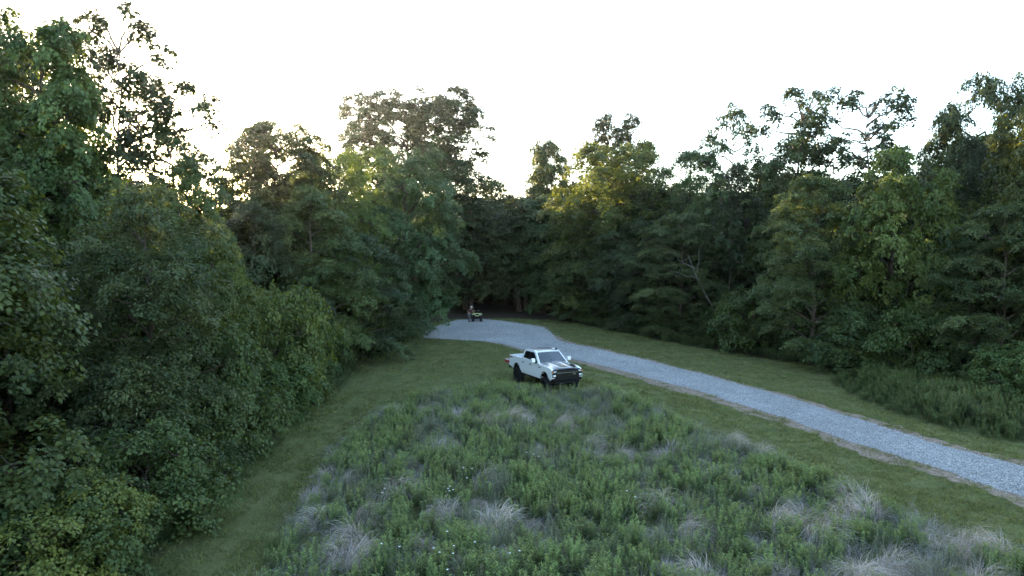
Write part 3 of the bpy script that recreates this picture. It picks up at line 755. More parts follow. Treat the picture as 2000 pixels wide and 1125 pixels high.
TW = np.array([ground_at(px, py + 14, 0.35) for px, py, s_ in TUFTS]); TSZ = np.array([t_[2] for t_ in TUFTS])
# tall green weeds of the meadow
q = sample_poly(MEADOW, 8.5, rg)
edge = signed(q[:, 0], q[:, 1], MEADOW)
nz = vnoise(q[:, 0], q[:, 1], 2.2, 1); nf = vnoise(q[:, 0], q[:, 1], 0.7, 2)
keep = (edge > 0.25 * nf + 0.1) & (rg.random(len(q)) < 0.55 + 0.6 * nz)
# bent dry grass keeps the weeds down where it lies
near = ((np.hypot(q[:, None, 0] - TW[None, :, 0], q[:, None, 1] - TW[None, :, 1] + 0.15) < 0.30 * TSZ[None]).any(1))
TC = np.array(TRUCK_XY); TD = np.array([math.sin(R(25)), -math.cos(R(25))])
u_ = (q - TC) @ TD; v_ = (q - TC) @ np.array([TD[1], -TD[0]])
keep &= ~near & ~((np.abs(u_) < 3.15) & (np.abs(v_) < 1.12))
q, edge, nz, nf = q[keep], edge[keep], nz[keep], nf[keep]
blue = vnoise(q[:, 0], q[:, 1], 1.6, 9) + 0.25 * vnoise(q[:, 0], q[:, 1], 6.0, 10) + rg.normal(0, 0.12, len(q)) > 0.76
P = np.column_stack([q, terrain(q[:, 0], q[:, 1])])
sc = (0.48 + 0.28 * nz + 0.26 * nf) * (0.55 + 0.45 * sstep(0, 1.2, edge)) * rg.uniform(0.88, 1.15, len(q))
sv = np.stack([sc * 1.05, sc * 1.05, sc], 1)
g_ = ~blue
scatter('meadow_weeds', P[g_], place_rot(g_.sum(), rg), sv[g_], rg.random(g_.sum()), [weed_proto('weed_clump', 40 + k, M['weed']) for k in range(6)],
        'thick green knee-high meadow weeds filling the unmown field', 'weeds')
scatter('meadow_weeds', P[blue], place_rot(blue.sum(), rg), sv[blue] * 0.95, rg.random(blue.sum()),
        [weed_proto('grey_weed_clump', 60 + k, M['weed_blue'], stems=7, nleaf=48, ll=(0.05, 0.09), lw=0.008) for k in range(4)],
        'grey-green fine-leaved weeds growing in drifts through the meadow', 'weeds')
# thin dead stalks and loose dry grass between the weeds
q = sample_poly(MEADOW, 4.2, rg)
keep = (signed(q[:, 0], q[:, 1], MEADOW) > 0.2) & (vnoise(q[:, 0], q[:, 1], 1.5, 21) + 0.35 * vnoise(q[:, 0], q[:, 1], 0.5, 22) + 0.2 * rg.random(len(q)) > 0.70)
q = q[keep]
P = np.column_stack([q, terrain(q[:, 0], q[:, 1])])
sc = rg.uniform(0.7, 1.15, len(q))
scatter('dead_stalks', P, place_rot(len(q), rg, 0.16), np.stack([sc] * 3, 1), rg.random(len(q)),
        [bpy.data.objects.new('stalk_bunch', blade_mesh('stalk_bunch', 80 + k, M['stalk'], 36, (0.45, 0.95), 0.0036, 0.30, 0.42, 1.1, (0.25, 0.05), lift=0.25)) for k in range(4)],
        'thin grey dead stalks standing loosely among the meadow weeds', 'stalks')
# weeds of the bank behind the road
q = sample_poly(BANK, 7.0, rg)
eb = signed(q[:, 0], q[:, 1], BANK)
keep = eb > 0.1 + 0.3 * rg.random(len(q))
q, eb = q[keep], eb[keep]
P = np.column_stack([q, terrain(q[:, 0], q[:, 1])])
sc = (0.42 + 0.55 * sstep(0, 3.0, eb)) * (0.8 + 0.4 * vnoise(q[:, 0], q[:, 1], 2.0, 31)) * rg.uniform(0.85, 1.15, len(q))
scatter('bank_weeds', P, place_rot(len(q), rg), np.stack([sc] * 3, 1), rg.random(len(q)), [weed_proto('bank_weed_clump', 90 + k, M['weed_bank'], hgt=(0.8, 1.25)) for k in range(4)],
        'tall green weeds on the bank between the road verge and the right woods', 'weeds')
# undergrowth along the foot of the wood
q = rg.uniform((-16, 10), (36, 90), (26000, 2))
ef = signed(q[:, 0], q[:, 1], FIELD)
ok = (ef < 0.9 - 0.9 * rg.random(len(q))) & (ef > -2.2) & (q[:, 1] > 10)
pad_d = np.hypot(q[:, 0] + 3, q[:, 1] - 78)
ok &= ~(pad_d < 10) & ~pts_in_poly(q[:, 0], q[:, 1], ROAD)
q = q[ok]
P = np.column_stack([q, terrain(q[:, 0], q[:, 1])])
sc = rg.uniform(0.35, 0.85, len(q))
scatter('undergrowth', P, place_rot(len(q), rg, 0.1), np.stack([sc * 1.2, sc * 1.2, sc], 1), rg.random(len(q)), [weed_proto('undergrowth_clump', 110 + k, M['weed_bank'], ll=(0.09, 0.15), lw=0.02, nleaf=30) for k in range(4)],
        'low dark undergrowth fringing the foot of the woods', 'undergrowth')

# mown grass
q = np.concatenate([rg.uniform((-14, 9), (-3, 40), (30000, 2)), rg.uniform((-3, 9), (36, 40), (75000, 2)), rg.uniform((-15, 40), (32, 88), (70000, 2))])
ok = pts_in_poly(q[:, 0], q[:, 1], FIELD) & (signed(q[:, 0], q[:, 1], MEADOW) < 0.5) & (signed(q[:, 0], q[:, 1], BANK) < 0.3)
q = q[ok]
dd = signed(q[:, 0], q[:, 1], ROAD)
de = np.where(pts_in_poly(q[:, 0], q[:, 1], DIRT), 1, 0)
ok = (dd < -0.05) & ((de == 0) | (vnoise(q[:, 0], q[:, 1], 0.55, 41) + 0.2 * rg.random(len(q)) > 0.62)) & (rg.random(len(q)) < 0.35 + 0.9 * vnoise(q[:, 0], q[:, 1], 1.1, 42))
q = q[ok]
# mower passes and two faint wheel tracks run along the wood edge
em = poly_dist(q[:, 0], q[:, 1], TREE_L)
lane = 0.5 + 0.5 * np.sin(em * 2 * np.pi / 1.5 + vnoise(q[:, 0], q[:, 1], 5.0, 44) * 2)
trk = np.exp(-((em - 2.1) / 0.28) ** 2) + np.exp(-((em - 3.8) / 0.28) ** 2)
q = q[rg.random(len(q)) < (0.55 + 0.45 * lane) * (1 - 0.75 * np.clip(trk, 0, 1))]
P = np.column_stack([q, terrain(q[:, 0], q[:, 1]) + 0.005])
sc = rg.uniform(0.6, 1.25, len(q)) * (0.7 + 0.6 * vnoise(q[:, 0], q[:, 1], 1.7, 43))
sc *= np.where(np.hypot(q[:, 0] - TC[0], q[:, 1] - TC[1]) < 3.4, 2.3, 1.0)
scatter('mown_grass', P, place_rot(len(q), rg, 0.1), np.stack([sc * 1.3, sc * 1.3, sc], 1), rg.random(len(q)),
        [bpy.data.objects.new('grass_tuft', blade_mesh('grass_tuft', 130 + k, M['lawn'], 16, (0.07, 0.17), 0.0065, 0.09, 0.55, 0.5, segs=2, tint=(0.0, 1.0))) for k in range(6)],
        'short mown green grass around the gravel drive', 'grass')

# crushed stone
def stone_proto(seed):
    rg2 = np.random.default_rng(seed)
    bm = bmesh.new(); bmesh.ops.create_icosphere(bm, subdivisions=1, radius=0.5)
    for v in bm.verts: v.co = Vector((v.co.x * rg2.uniform(0.8, 1.25), v.co.y * rg2.uniform(0.7, 1.1), v.co.z * rg2.uniform(0.55, 0.85)))
    me = bpy.data.meshes.new('crushed_stone'); bm.to_mesh(me); bm.free(); me.materials.append(M['stone'])
    return bpy.data.objects.new('crushed_stone', me)
M['stone'] = stone_material()
lo, hi = ROAD.min(0), ROAD.max(0)
q = rg.uniform((-14, 14), (30, 88), (420000, 2))
dr = signed(q[:, 0], q[:, 1], [tuple(p) for p in ROAD[::3]])
ok = (dr > -0.02) | ((dr > -0.7) & (rg.random(len(q)) < 0.22 * np.exp(dr * 3)))
q = q[ok & (rg.random(len(q)) < np.clip(60.0 / np.maximum(q[:, 1], 1), 0.5, 1))]
P = np.column_stack([q, terrain(q[:, 0], q[:, 1]) + 0.024])
sc = rg.uniform(0.02, 0.058, len(q)) * (1 + 0.004 * q[:, 1])
dr = poly_dist(q[:, 0], q[:, 1], ROAD[::3], True)
track = np.exp(-((dr - 1.25) / 0.35) ** 2)
scatter('gravel', P, rg.uniform(0, 6.28, (len(q), 3)), np.stack([sc] * 3, 1), np.clip(rg.normal(0.56, 0.2, len(q)) + 0.16 * track + 0.3 * (vnoise(q[:, 0], q[:, 1], 2.6, 51) - 0.5), 0, 1), [stone_proto(150 + k) for k in range(6)],
        'pale blue-grey crushed stone covering the drive and turnaround', 'gravel')
print('stones', len(q))

# dry grass tufts, each a thing
DRY = [blade_mesh('dry_tuft_%d' % k, 170 + k, M['dry'], 520, (0.35, 0.72), 0.0045, 0.42 + 0.05 * (k % 3), 0.55, 1.3,
                  ((0.5, 0.05), (-0.3, -0.1), (0.25, -0.3), (0.45, -0.2), (-0.2, 0.25))[k], segs=4, tint=(0.1, 1.0), lift=0.62) for k in range(5)]
BIG = {690: 'largest pale dry grass sheaf standing alone near the mown path side of the meadow',
       1664: 'pinkish dry grass heap forming the crest of the big matted patch by the road',
       1698: 'broad pale dry grass heap bent low in front of the big matted patch'}
for k, (px, py, s_) in enumerate(TUFTS):
    w = ground_at(px, py + 14, 0.35)
    o = link(bpy.data.objects.new('dry_grass_tuft', DRY[k % 5]))
    o.location = w; o.rotation_euler = (rg.normal(0, 0.1), rg.normal(0, 0.1), rg.uniform(-1.6, 1.6)); s_ = s_ * rg.uniform(0.95, 1.15)
    o.scale = (s_ * rg.uniform(0.8, 1.35), s_ * rg.uniform(0.8, 1.2), s_ * rg.uniform(0.85, 1.15))
    if px in BIG: tag(o, BIG[px], 'dry grass', 'dry grass tufts in the meadow')
    elif py < 830 and px < 1120: tag(o, 'pale dry grass tuft in the row along the meadow top near the pickup', 'dry grass', 'dry tufts near the pickup')
    elif px > 1500 and py < 1035: tag(o, 'pale dry grass tuft matted into the big patch by the road', 'dry grass', 'dry tufts of the matted patch')
    else: tag(o, 'pale dry grass tuft standing scattered among the green meadow weeds', 'dry grass', 'scattered dry grass tufts')
w = ground_at(1880, 800, 0.3)
o = link(bpy.data.objects.new('dry_grass_tuft', DRY[2])); o.location = w; o.scale = (1.5, 1.5, 1.1)
tag(o, 'greyish bent dry grass tuft on the weedy bank across the road', 'dry grass')

# white wildflowers
def flower_meshes():
    rg2 = np.random.default_rng(3)
    st = []; heads = []
    for k in range(1):
        b = np.array([rg2.normal(0, 0.04), rg2.normal(0, 0.04), 0]); t = b + np.array([rg2.normal(0, 0.10), rg2.normal(0, 0.10), rg2.uniform(0.85, 1.02)])
        st.append((wobble(rg2, b, t, 4, 0.01), np.full(4, 0.005), 4))
        bm = bmesh.new()
        n = 9
        for i in range(n):      # flat-topped head of small florets
            a = i * 2.399; r = 0.026 * math.sqrt((i + 0.5) / n)
            m_ = Matrix.Translation((t[0] + r * math.cos(a), t[1] + r * math.sin(a), t[2] + 0.012 - r * r * 3)) @ Matrix.Diagonal((1, 1, 0.5, 1))
            bmesh.ops.create_icosphere(bm, subdivisions=1, radius=0.010, matrix=m_)
        me = bpy.data.meshes.new('flower_head'); bm.to_mesh(me); bm.free(); me.materials.append(M['white_flower']); heads.append(me)
    return tubes_mesh('flower_stem', st, M['stem']), heads
fs, fh = flower_meshes()
FL = [(878, 949), (884, 946), (872, 952), (890, 955), (751, 961), (757, 953), (761, 1056), (768, 1058), (866, 1066), (873, 1064), (870, 1072), (1002, 1074), (1005, 1080), (980, 1065), (893, 1118), (888, 1110),
      (916, 908), (921, 907), (1044, 885), (1050, 881), (1019, 878), (1174, 757), (874, 768), (868, 1027), (1230, 962), (1228, 958), (942, 1050), (836, 1060), (900, 930), (1010, 800)]
for k, (px, py) in enumerate(FL):
    w = ground_at(px, py, 0.95)
    e = empty('white_wildflower', w, rg.uniform(0, 6.28), (1, 1, 1))
    tag(e, 'white flat-headed wildflower poking up through the green meadow weeds', 'wildflower', 'white wildflowers in the meadow')
    link(bpy.data.objects.new('stem', fs), e)
    for h in fh: link(bpy.data.objects.new('flower_head', h), e)

# ------------------------------------------------------------------ pickup, quad bike, person
def bm_obj(name, bm, mat, parent=None, bevel=0.0, seg=2, smooth=False):
    me = bpy.data.meshes.new(name)
    bmesh.ops.recalc_face_normals(bm, faces=bm.faces)
    bm.to_mesh(me); bm.free()
    me.materials.append(mat)
    o = link(bpy.data.objects.new(name, me), parent)
    if smooth or bevel:
        for p in me.polygons: p.use_smooth = True
    if bevel:
        b = o.modifiers.new('bevel', 'BEVEL'); b.width = bevel; b.segments = seg; b.limit_method = 'ANGLE'; b.angle_limit = R(35); b.harden_normals = True
    return o

def box(bm, x0, x1, y0, y1, z0, z1):
    vs_ = [bm.verts.new((x, y, z)) for x in (x0, x1) for y in (y0, y1) for z in (z0, z1)]
    for f in ((0, 1, 3, 2), (4, 6, 7, 5), (0, 4, 5, 1), (2, 3, 7, 6), (0, 2, 6, 4), (1, 5, 7, 3)):
        bm.faces.new([vs_[k] for k in f])
    return vs_

def prism(bm, pts, y0, y1, yf=None):
    """side outline (x, z) extruded across y"""
    yf = yf or (lambda z: (y0, y1))
    a = [bm.verts.new((x, yf(z)[0], z)) for x, z in pts]; b = [bm.verts.new((x, yf(z)[1], z)) for x, z in pts]
    n = len(pts)
    bm.faces.new(a); bm.faces.new(b[::-1])
    for k in range(n):
        bm.faces.new((a[k], b[k], b[(k + 1) % n], a[(k + 1) % n]))

def lathe(bm, prof, n, axis_y=0.0, cx=0.0, cz=0.0):
    """profile (r, y) turned around the y axis"""
    rings = []
    for r, y in prof:
        rings.append([bm.verts.new((cx + r * math.cos(2 * math.pi * k / n), axis_y + y, cz + r * math.sin(2 * math.pi * k / n))) for k in range(n)])
    for a, b in zip(rings, rings[1:]):
        for k in range(n): bm.faces.new((a[k], a[(k + 1) % n], b[(k + 1) % n], b[k]))
    return rings

def rod(bm, p, q, r, n=6):
    p, q = Vector(p), Vector(q); d = (q - p).normalized()
    u = d.orthogonal().normalized(); w = d.cross(u)
    a = [bm.verts.new(p + (u * math.cos(2 * math.pi * k / n) + w * math.sin(2 * math.pi * k / n)) * r) for k in range(n)]
    b = [bm.verts.new(q + (u * math.cos(2 * math.pi * k / n) + w * math.sin(2 * math.pi * k / n)) * r) for k in range(n)]
    for k in range(n): bm.faces.new((a[k], a[(k + 1) % n], b[(k + 1) % n], b[k]))
    bm.faces.new(a[::-1]); bm.faces.new(b)

def ring_frame(bm, outer, inner, depth):
    """frame between two loops with the same count of points, with returns of the given depth vector"""
    o = [bm.verts.new(p) for p in outer]; i_ = [bm.verts.new(p) for p in inner]
    r = [bm.verts.new(Vector(p) + Vector(depth)) for p in inner]
    n = len(o)
    for k in range(n):
        j = (k + 1) % n
        bm.faces.new((o[k], o[j], i_[j], i_[k])); bm.faces.new((i_[k], i_[j], r[j], r[k]))

M['paint_white'] = plain('paint_white', (0.86, 0.87, 0.88), 0.28, spec=0.5, coat=0.7, noise=0.015, nscale=3)
M['paint_black'] = plain('paint_black', (0.012, 0.012, 0.014), 0.22, spec=0.5, coat=0.9, noise=0.2, nscale=5)
M['plastic_black'] = plain('plastic_black', (0.010, 0.010, 0.011), 0.6, noise=0.3, nscale=20, spec=0.2)
M['glass_dark'] = plain('glass_dark', (0.008, 0.010, 0.012), 0.04, spec=0.7, noise=0.2, nscale=2)
M['glass_front'] = plain('glass_front', (0.045, 0.053, 0.062), 0.07, spec=0.9, coat=1.0, noise=0.25, nscale=2)  # grey-blue reflection of the sky painted into the glass colour
M['rubber'] = plain('rubber', (0.016, 0.016, 0.017), 0.85, noise=0.3, nscale=25, spec=0.2)
M['rim_black'] = plain('rim_black', (0.02, 0.018, 0.018), 0.35, metal=0.6, noise=0.2)
M['chrome'] = plain('chrome', (0.55, 0.56, 0.58), 0.25, metal=0.9, noise=0.05)
M['lamp'] = plain('lamp', (0.80, 0.82, 0.84), 0.12, spec=0.8, noise=0.06, nscale=30, coat=1.0)
M['amber'] = plain('amber', (0.65, 0.20, 0.05), 0.25, noise=0.1, nscale=20)
M['red'] = plain('red', (0.42, 0.045, 0.055), 0.45, noise=0.2, nscale=8)
M['bed_grey'] = plain('bed_grey', (0.15, 0.15, 0.16), 0.7, noise=0.25, nscale=6)
M['lime'] = plain('lime', (0.58, 0.64, 0.26), 0.4, noise=0.12, nscale=6)

TH = R(25)
hx, hy = math.sin(TH), -math.cos(TH)
TS = 0.985
cx_, cy_ = TRUCK_XY
truck = empty('pickup_truck', (cx_, cy_, float(terrain(cx_, cy_)) + 0.01), math.atan2(hy, hx), (TS, TS, TS))
tag(truck, 'white lifted crew cab pickup with black hood parked at the meadow edge', 'pickup')

def arc(cx, cz, r, a0, a1, n=9):
    return [(cx + r * math.cos(R(a0 + (a1 - a0) * k / (n - 1))), cz + r * math.sin(R(a0 + (a1 - a0) * k / (n - 1)))) for k in range(n)]
FA, RA = 1.95, -1.80
side = [(-2.88, 0.98), (-2.93, 1.30), (-2.92, 1.64), (-1.16, 1.66), (-1.10, 1.655), (1.15, 1.61), (2.30, 1.555), (2.66, 1.50), (2.84, 1.38), (2.87, 1.05), (2.80, 0.92)]
side += [(2.53, 0.84)] + arc(FA, 0.70, 0.56, 10, 170) + [(1.37, 0.74)] + [(-1.20, 0.74)] + arc(RA, 0.70, 0.57, 10, 170) + [(-2.40, 0.86)]
bm = bmesh.new()
for s_ in (-1, 1):
    def yf(z, s_=s_):
        w = 1.015 - 0.05 * max(0, (z - 1.25)) / 0.4 - 0.06 * max(0, 1.0 - z) / 0.2
        return (s_ * w, s_ * 0.80)
    prism(bm, side, 0, 0, yf)
box(bm, -1.18, -1.08, -0.80, 0.80, 0.95, 1.66)          # bed front wall
body = bm_obj('body', bm, M['paint_white'], truck, 0.03, 3)
bm = bmesh.new(); box(bm, -2.86, 2.72, -0.79, 0.79, 0.72, 1.02)
for a_ in (FA, RA):
    rod(bm, (a_, -0.75, 0.47), (a_, 0.75, 0.47), 0.07, 8)
box(bm, 1.1, 2.70, -0.60, 0.60, 1.02, 1.44)
bm_obj('chassis', bm, M['plastic_black'], truck, 0.02)
bm = bmesh.new()
box(bm, -2.80, -1.19, -0.79, 0.79, 1.03, 1.10)
for s_ in (-1, 1): box(bm, -2.80, -1.19, min(s_ * 0.765, s_ * 0.792), max(s_ * 0.765, s_ * 0.792), 1.10, 1.63)
for k in range(6): box(bm, -2.78, -1.21, -0.66 + 0.25 * k, -0.60 + 0.25 * k, 1.10, 1.118)
bm_obj('bed_liner', bm, M['bed_grey'], truck, 0.006, 1)
bm = bmesh.new(); box(bm, -2.95, -2.86, -0.79, 0.79, 1.03, 1.64)
tg = bm_obj('tailgate', bm, M['paint_white'], truck, 0.02)
bm = bmesh.new(); box(bm, -2.965, -2.952, -0.13, 0.13, 1.44, 1.52); bm_obj('tailgate_handle', bm, M['plastic_black'], tg, 0.005, 1)
bm = bmesh.new(); box(bm, -3.10, -2.88, -0.95, 0.95, 0.80, 0.99); bm_obj('rear_bumper', bm, M['plastic_black'], truck, 0.03)
for s_ in (-1, 1):
    bm = bmesh.new(); box(bm, -2.962, -2.90, min(s_ * 0.83, s_ * 0.995), max(s_ * 0.83, s_ * 0.995), 1.22, 1.60); bm_obj('tail_light', bm, M['red'], truck, 0.015)

# hood, crowned with a raised middle
bm = bmesh.new(); nx, ny = 18, 24
gr = []
for i_ in range(nx + 1):
    t = i_ / nx; x = 1.16 + (2.79 - 1.16) * t
    row = []
    for j in range(ny + 1):
        y = -0.885 + 1.77 * j / ny; a_ = abs(y)
        z = 1.635 - 0.10 * t - 0.10 * t ** 5 + 0.035 * (1 - (a_ / 0.885) ** 2)
        z += 0.038 * float(1 - sstep(0.48, 0.60, a_)) * (1 - 0.35 * t)
        z -= 0.022 * float(1 - sstep(0.20, 0.27, a_)) * float(sstep(0.15, 0.3, t)) * (1 - float(sstep(0.75, 0.9, t)))
        row.append(bm.verts.new((x + 0.05 * (1 - (a_ / 0.885) ** 2) * t, y, z)))
    gr.append(row)
for i_ in range(nx):
    for j in range(ny): bm.faces.new((gr[i_][j], gr[i_ + 1][j], gr[i_ + 1][j + 1], gr[i_][j + 1]))
ret = bmesh.ops.extrude_face_region(bm, geom=bm.faces[:])
for v in [g for g in ret['geom'] if isinstance(g, bmesh.types.BMVert)]: v.co.z -= 0.03
hood = bm_obj('hood', bm, M['paint_black'], truck, smooth=True)

# cab: pillars and roof as one shell, glass set into it
ZU = 1.22
def up_(z): return 1.60 + (z - 1.60) * ZU
def ycab(z): return 0.985 - (z - 1.60) / (2.13 - 1.60) / ZU * 0.20
so = [(-1.13, 1.635), (-1.02, 2.02), (-0.86, 2.12), (0.28, 2.135), (0.46, 2.09), (1.24, 1.60)]
so = [(x, up_(z)) for x, z in so]
si = [(-0.98, 1.69), (-0.90, 1.98), (-0.80, 2.045), (0.24, 2.055), (0.36, 2.02), (0.95, 1.66)]
si = [(x, up_(z)) for x, z in si]
bm = bmesh.new()
for s_ in (-1, 1):
    ring_frame(bm, [(x, s_ * ycab(z), z) for x, z in so], [(x, s_ * (ycab(z) + 0.0), z) for x, z in si], (0, -s_ * 0.04, 0))
def crossring(o, i_, dep): ring_frame(bm, o, i_, dep)
wb, wt = so[5], so[4]
yb, yt = ycab(wb[1]), ycab(wt[1])
WS_o = [(wb[0], -yb, wb[1]), (wb[0] + 0.08, 0, wb[1] + 0.03), (wb[0], yb, wb[1]), (wt[0], yt, wt[1]), (wt[0] + 0.05, 0, wt[1] + 0.03), (wt[0], -yt, wt[1])]
WS_i = [(wb[0] - 0.06, -yb + 0.10, wb[1] + 0.04), (wb[0] + 0.02, 0, wb[1] + 0.07), (wb[0] - 0.06, yb - 0.10, wb[1] + 0.04), (wt[0] + 0.05, yt - 0.07, wt[1] - 0.025), (wt[0] + 0.10, 0, wt[1]), (wt[0] + 0.05, -yt + 0.07, wt[1] - 0.025)]
crossring(WS_o, WS_i, (-0.03, 0, -0.02))
rb, rt = so[0], so[1]
RW_o = [(rb[0], -ycab(rb[1]), rb[1]), (rb[0], ycab(rb[1]), rb[1]), (rt[0], ycab(rt[1]), rt[1]), (rt[0], -ycab(rt[1]), rt[1])]
RW_i = [(rb[0] + 0.02, -0.80, rb[1] + 0.06), (rb[0] + 0.02, 0.80, rb[1] + 0.06), (rt[0] - 0.015, 0.70, rt[1] - 0.05), (rt[0] - 0.015, -0.70, rt[1] - 0.05)]
crossring(RW_o, RW_i, (0.03, 0, 0))
rx = [(-1.02, 2.02), (-0.86, 2.12), (-0.5, 2.133), (0.0, 2.138), (0.28, 2.135), (0.46, 2.09)]
rx = [(x, up_(z)) for x, z in rx]
rows = [[bm.verts.new((x + (0.05 if k == 5 else 0) * (1 - (j / 4.0) ** 2), j / 4.0 * ycab(z), z + 0.03 * (1 - (j / 4.0) ** 2))) for j in range(-4, 5)] for k, (x, z) in enumerate(rx)]
for a_, b_ in zip(rows, rows[1:]):
    for j in range(8): bm.faces.new((a_[j], a_[j + 1], b_[j + 1], b_[j]))
bmesh.ops.remove_doubles(bm, verts=bm.verts, dist=0.002)
cab = bm_obj('cab', bm, M['paint_white'], truck, smooth=False)
for p in cab.data.polygons: p.use_smooth = True
cab.data.set_sharp_from_angle(angle=R(30))
bm = bmesh.new()
rows = [[bm.verts.new((x, j / 4.0 * 0.66, up_(z) + 0.012 + 0.03 * (1 - (0.82 * j / 4.0) ** 2))) for j in range(-4, 5)] for k, (x, z) in enumerate([(-0.80, 2.125), (-0.5, 2.133), (0.0, 2.138), (0.26, 2.136), (0.38, 2.112)])]
for a_, b_ in zip(rows, rows[1:]):
    for j in range(8): bm.faces.new((a_[j], a_[j + 1], b_[j + 1], b_[j]))
M['roof_grey'] = plain('roof_grey', (0.10, 0.10, 0.115), 0.35, noise=0.2, nscale=3, coat=0.5)
bm_obj('roof_panel', bm, M['roof_grey'], cab, smooth=True)
bm = bmesh.new(); bm.faces.new([bm.verts.new(Vector(p) + Vector((-0.012, 0, -0.008))) for p in WS_i]); bm_obj('windshield', bm, M['glass_front'], truck)
bm = bmesh.new(); bm.faces.new([bm.verts.new(Vector(p) + Vector((0.015, 0, 0))) for p in RW_i]); bm_obj('rear_window', bm, M['glass_dark'], truck)
for s_ in (-1, 1):
    for part in (0, 1):
        pts = [(-0.98, 1.69), (-0.90, 1.98), (-0.80, 2.045), (-0.20, 2.05), (-0.17, 1.68)] if part == 0 else [(-0.09, 1.68), (-0.12, 2.05), (0.24, 2.055), (0.36, 2.02), (0.95, 1.66)]
        bm = bmesh.new(); bm.faces.new([bm.verts.new((x, s_ * (ycab(up_(z)) - 0.02), up_(z))) for x, z in pts]); bm_obj('side_window', bm, M['glass_dark'], truck)
    bm = bmesh.new(); prism(bm, [(-0.20, 1.66), (-0.23, up_(2.05)), (-0.10, up_(2.05)), (-0.07, 1.66)], 0, 0, lambda z, s_=s_: (s_ * (ycab(z) - 0.012), s_ * (ycab(z) - 0.05))); bm_obj('door_pillar', bm, M['plastic_black'], truck)
    # door gaps, handles, mirror, step, badges
    for gx_ in (-1.12, -0.14, 1.06):
        bm = bmesh.new()
        prism(bm, [(gx_ - 0.006, 0.84), (gx_ - 0.006, 1.62), (gx_ + 0.006, 1.62), (gx_ + 0.006, 0.84)], 0, 0, lambda z, s_=s_: (s_ * (1.0165 - 0.05 * max(0, z - 1.25) / 0.4 - 0.06 * max(0, 1 - z) / 0.2), s_ * 0.97))
        bm_obj('door_gap', bm, M['plastic_black'], body)
    for gx_ in (-0.98, 0.02):
        bm = bmesh.new(); box(bm, gx_, gx_ + 0.2, min(s_ * 1.0, s_ * 1.035), max(s_ * 1.0, s_ * 1.035), 1.42, 1.47); bm_obj('door_handle', bm, M['plastic_black'], truck, 0.01)
    bm = bmesh.new(); box(bm, 0.82, 0.99, min(s_ * 1.09, s_ * 1.33), max(s_ * 1.09, s_ * 1.33), 1.66, 1.90); mir = bm_obj('mirror', bm, M['paint_white'], truck, 0.04)
    bm = bmesh.new(); box(bm, 0.815, 0.825, min(s_ * 1.11, s_ * 1.31), max(s_ * 1.11, s_ * 1.31), 1.68, 1.88); bm_obj('mirror_glass', bm, M['glass_dark'], mir)
    bm = bmesh.new(); box(bm, 0.87, 0.96, min(s_ * 0.94, s_ * 1.12), max(s_ * 0.94, s_ * 1.12), 1.60, 1.69); bm_obj('mirror_arm', bm, M['plastic_black'], mir, 0.02)
    bm = bmesh.new(); box(bm, -1.15, 1.35, min(s_ * 0.84, s_ * 0.955), max(s_ * 0.84, s_ * 0.955), 0.66, 0.73); bm_obj('sill_step', bm, M['plastic_black'], truck, 0.02)
    bm = bmesh.new(); prism(bm, [(1.16, 1.40), (1.18, 1.44), (1.46, 1.44), (1.44, 1.40)], 0, 0, lambda z, s_=s_: (s_ * 1.001, s_ * 0.95)); bm_obj('badge', bm, M['plastic_black'], body)
    bm = bmesh.new()
    for q_ in range(3): prism(bm, [(-2.86 + q_ * 0.13, 1.50), (-2.82 + q_ * 0.13, 1.565), (-2.72 + q_ * 0.13, 1.565), (-2.76 + q_ * 0.13, 1.50)], 0, 0, lambda z, s_=s_: (s_ * 0.9895, s_ * 0.94))
    bm_obj('bed_decal', bm, M['paint_black'], body)
    # wheel-arch liners
    for ax_ in (FA, RA):
        bm = bmesh.new(); lathe(bm, [(0.555, 0.0), (0.555, 0.36)], 24, min(s_ * 0.97, s_ * 0.61) if s_ > 0 else -0.97, ax_, 0.70)
        for v in list(bm.verts):
            if v.co.z < 0.62: bm.verts.remove(v)
        bm_obj('arch_liner', bm, M['rubber'], truck)
    # lamps
    bm = bmesh.new(); prism(bm, [(2.80, 1.30), (2.865, 1.30), (2.835, 1.42), (2.78, 1.42)], 0, 0, lambda z, s_=s_: (s_ * 0.99, s_ * 0.66)); hl = bm_obj('headlight', bm, M['plastic_black'], truck, 0.01)
    for q_ in (0.70, 0.80):
        bm = bmesh.new(); box(bm, 2.83, 2.874, min(s_ * q_, s_ * (q_ + 0.08)), max(s_ * q_, s_ * (q_ + 0.08)), 1.315, 1.39); bm_obj('headlight_lens', bm, M['lamp'], hl, 0.008, 1)
    bm = bmesh.new(); box(bm, 2.80, 2.87, min(s_ * 0.905, s_ * 1.0), max(s_ * 0.905, s_ * 1.0), 1.315, 1.39); bm_obj('marker_light', bm, M['amber'], hl, 0.008, 1)
    bm = bmesh.new(); box(bm, 2.84, 2.905, min(s_ * 0.76, s_ * 0.93), max(s_ * 0.76, s_ * 0.93), 1.085, 1.185); bm_obj('daytime_light', bm, M['lamp'], truck, 0.015, 1)
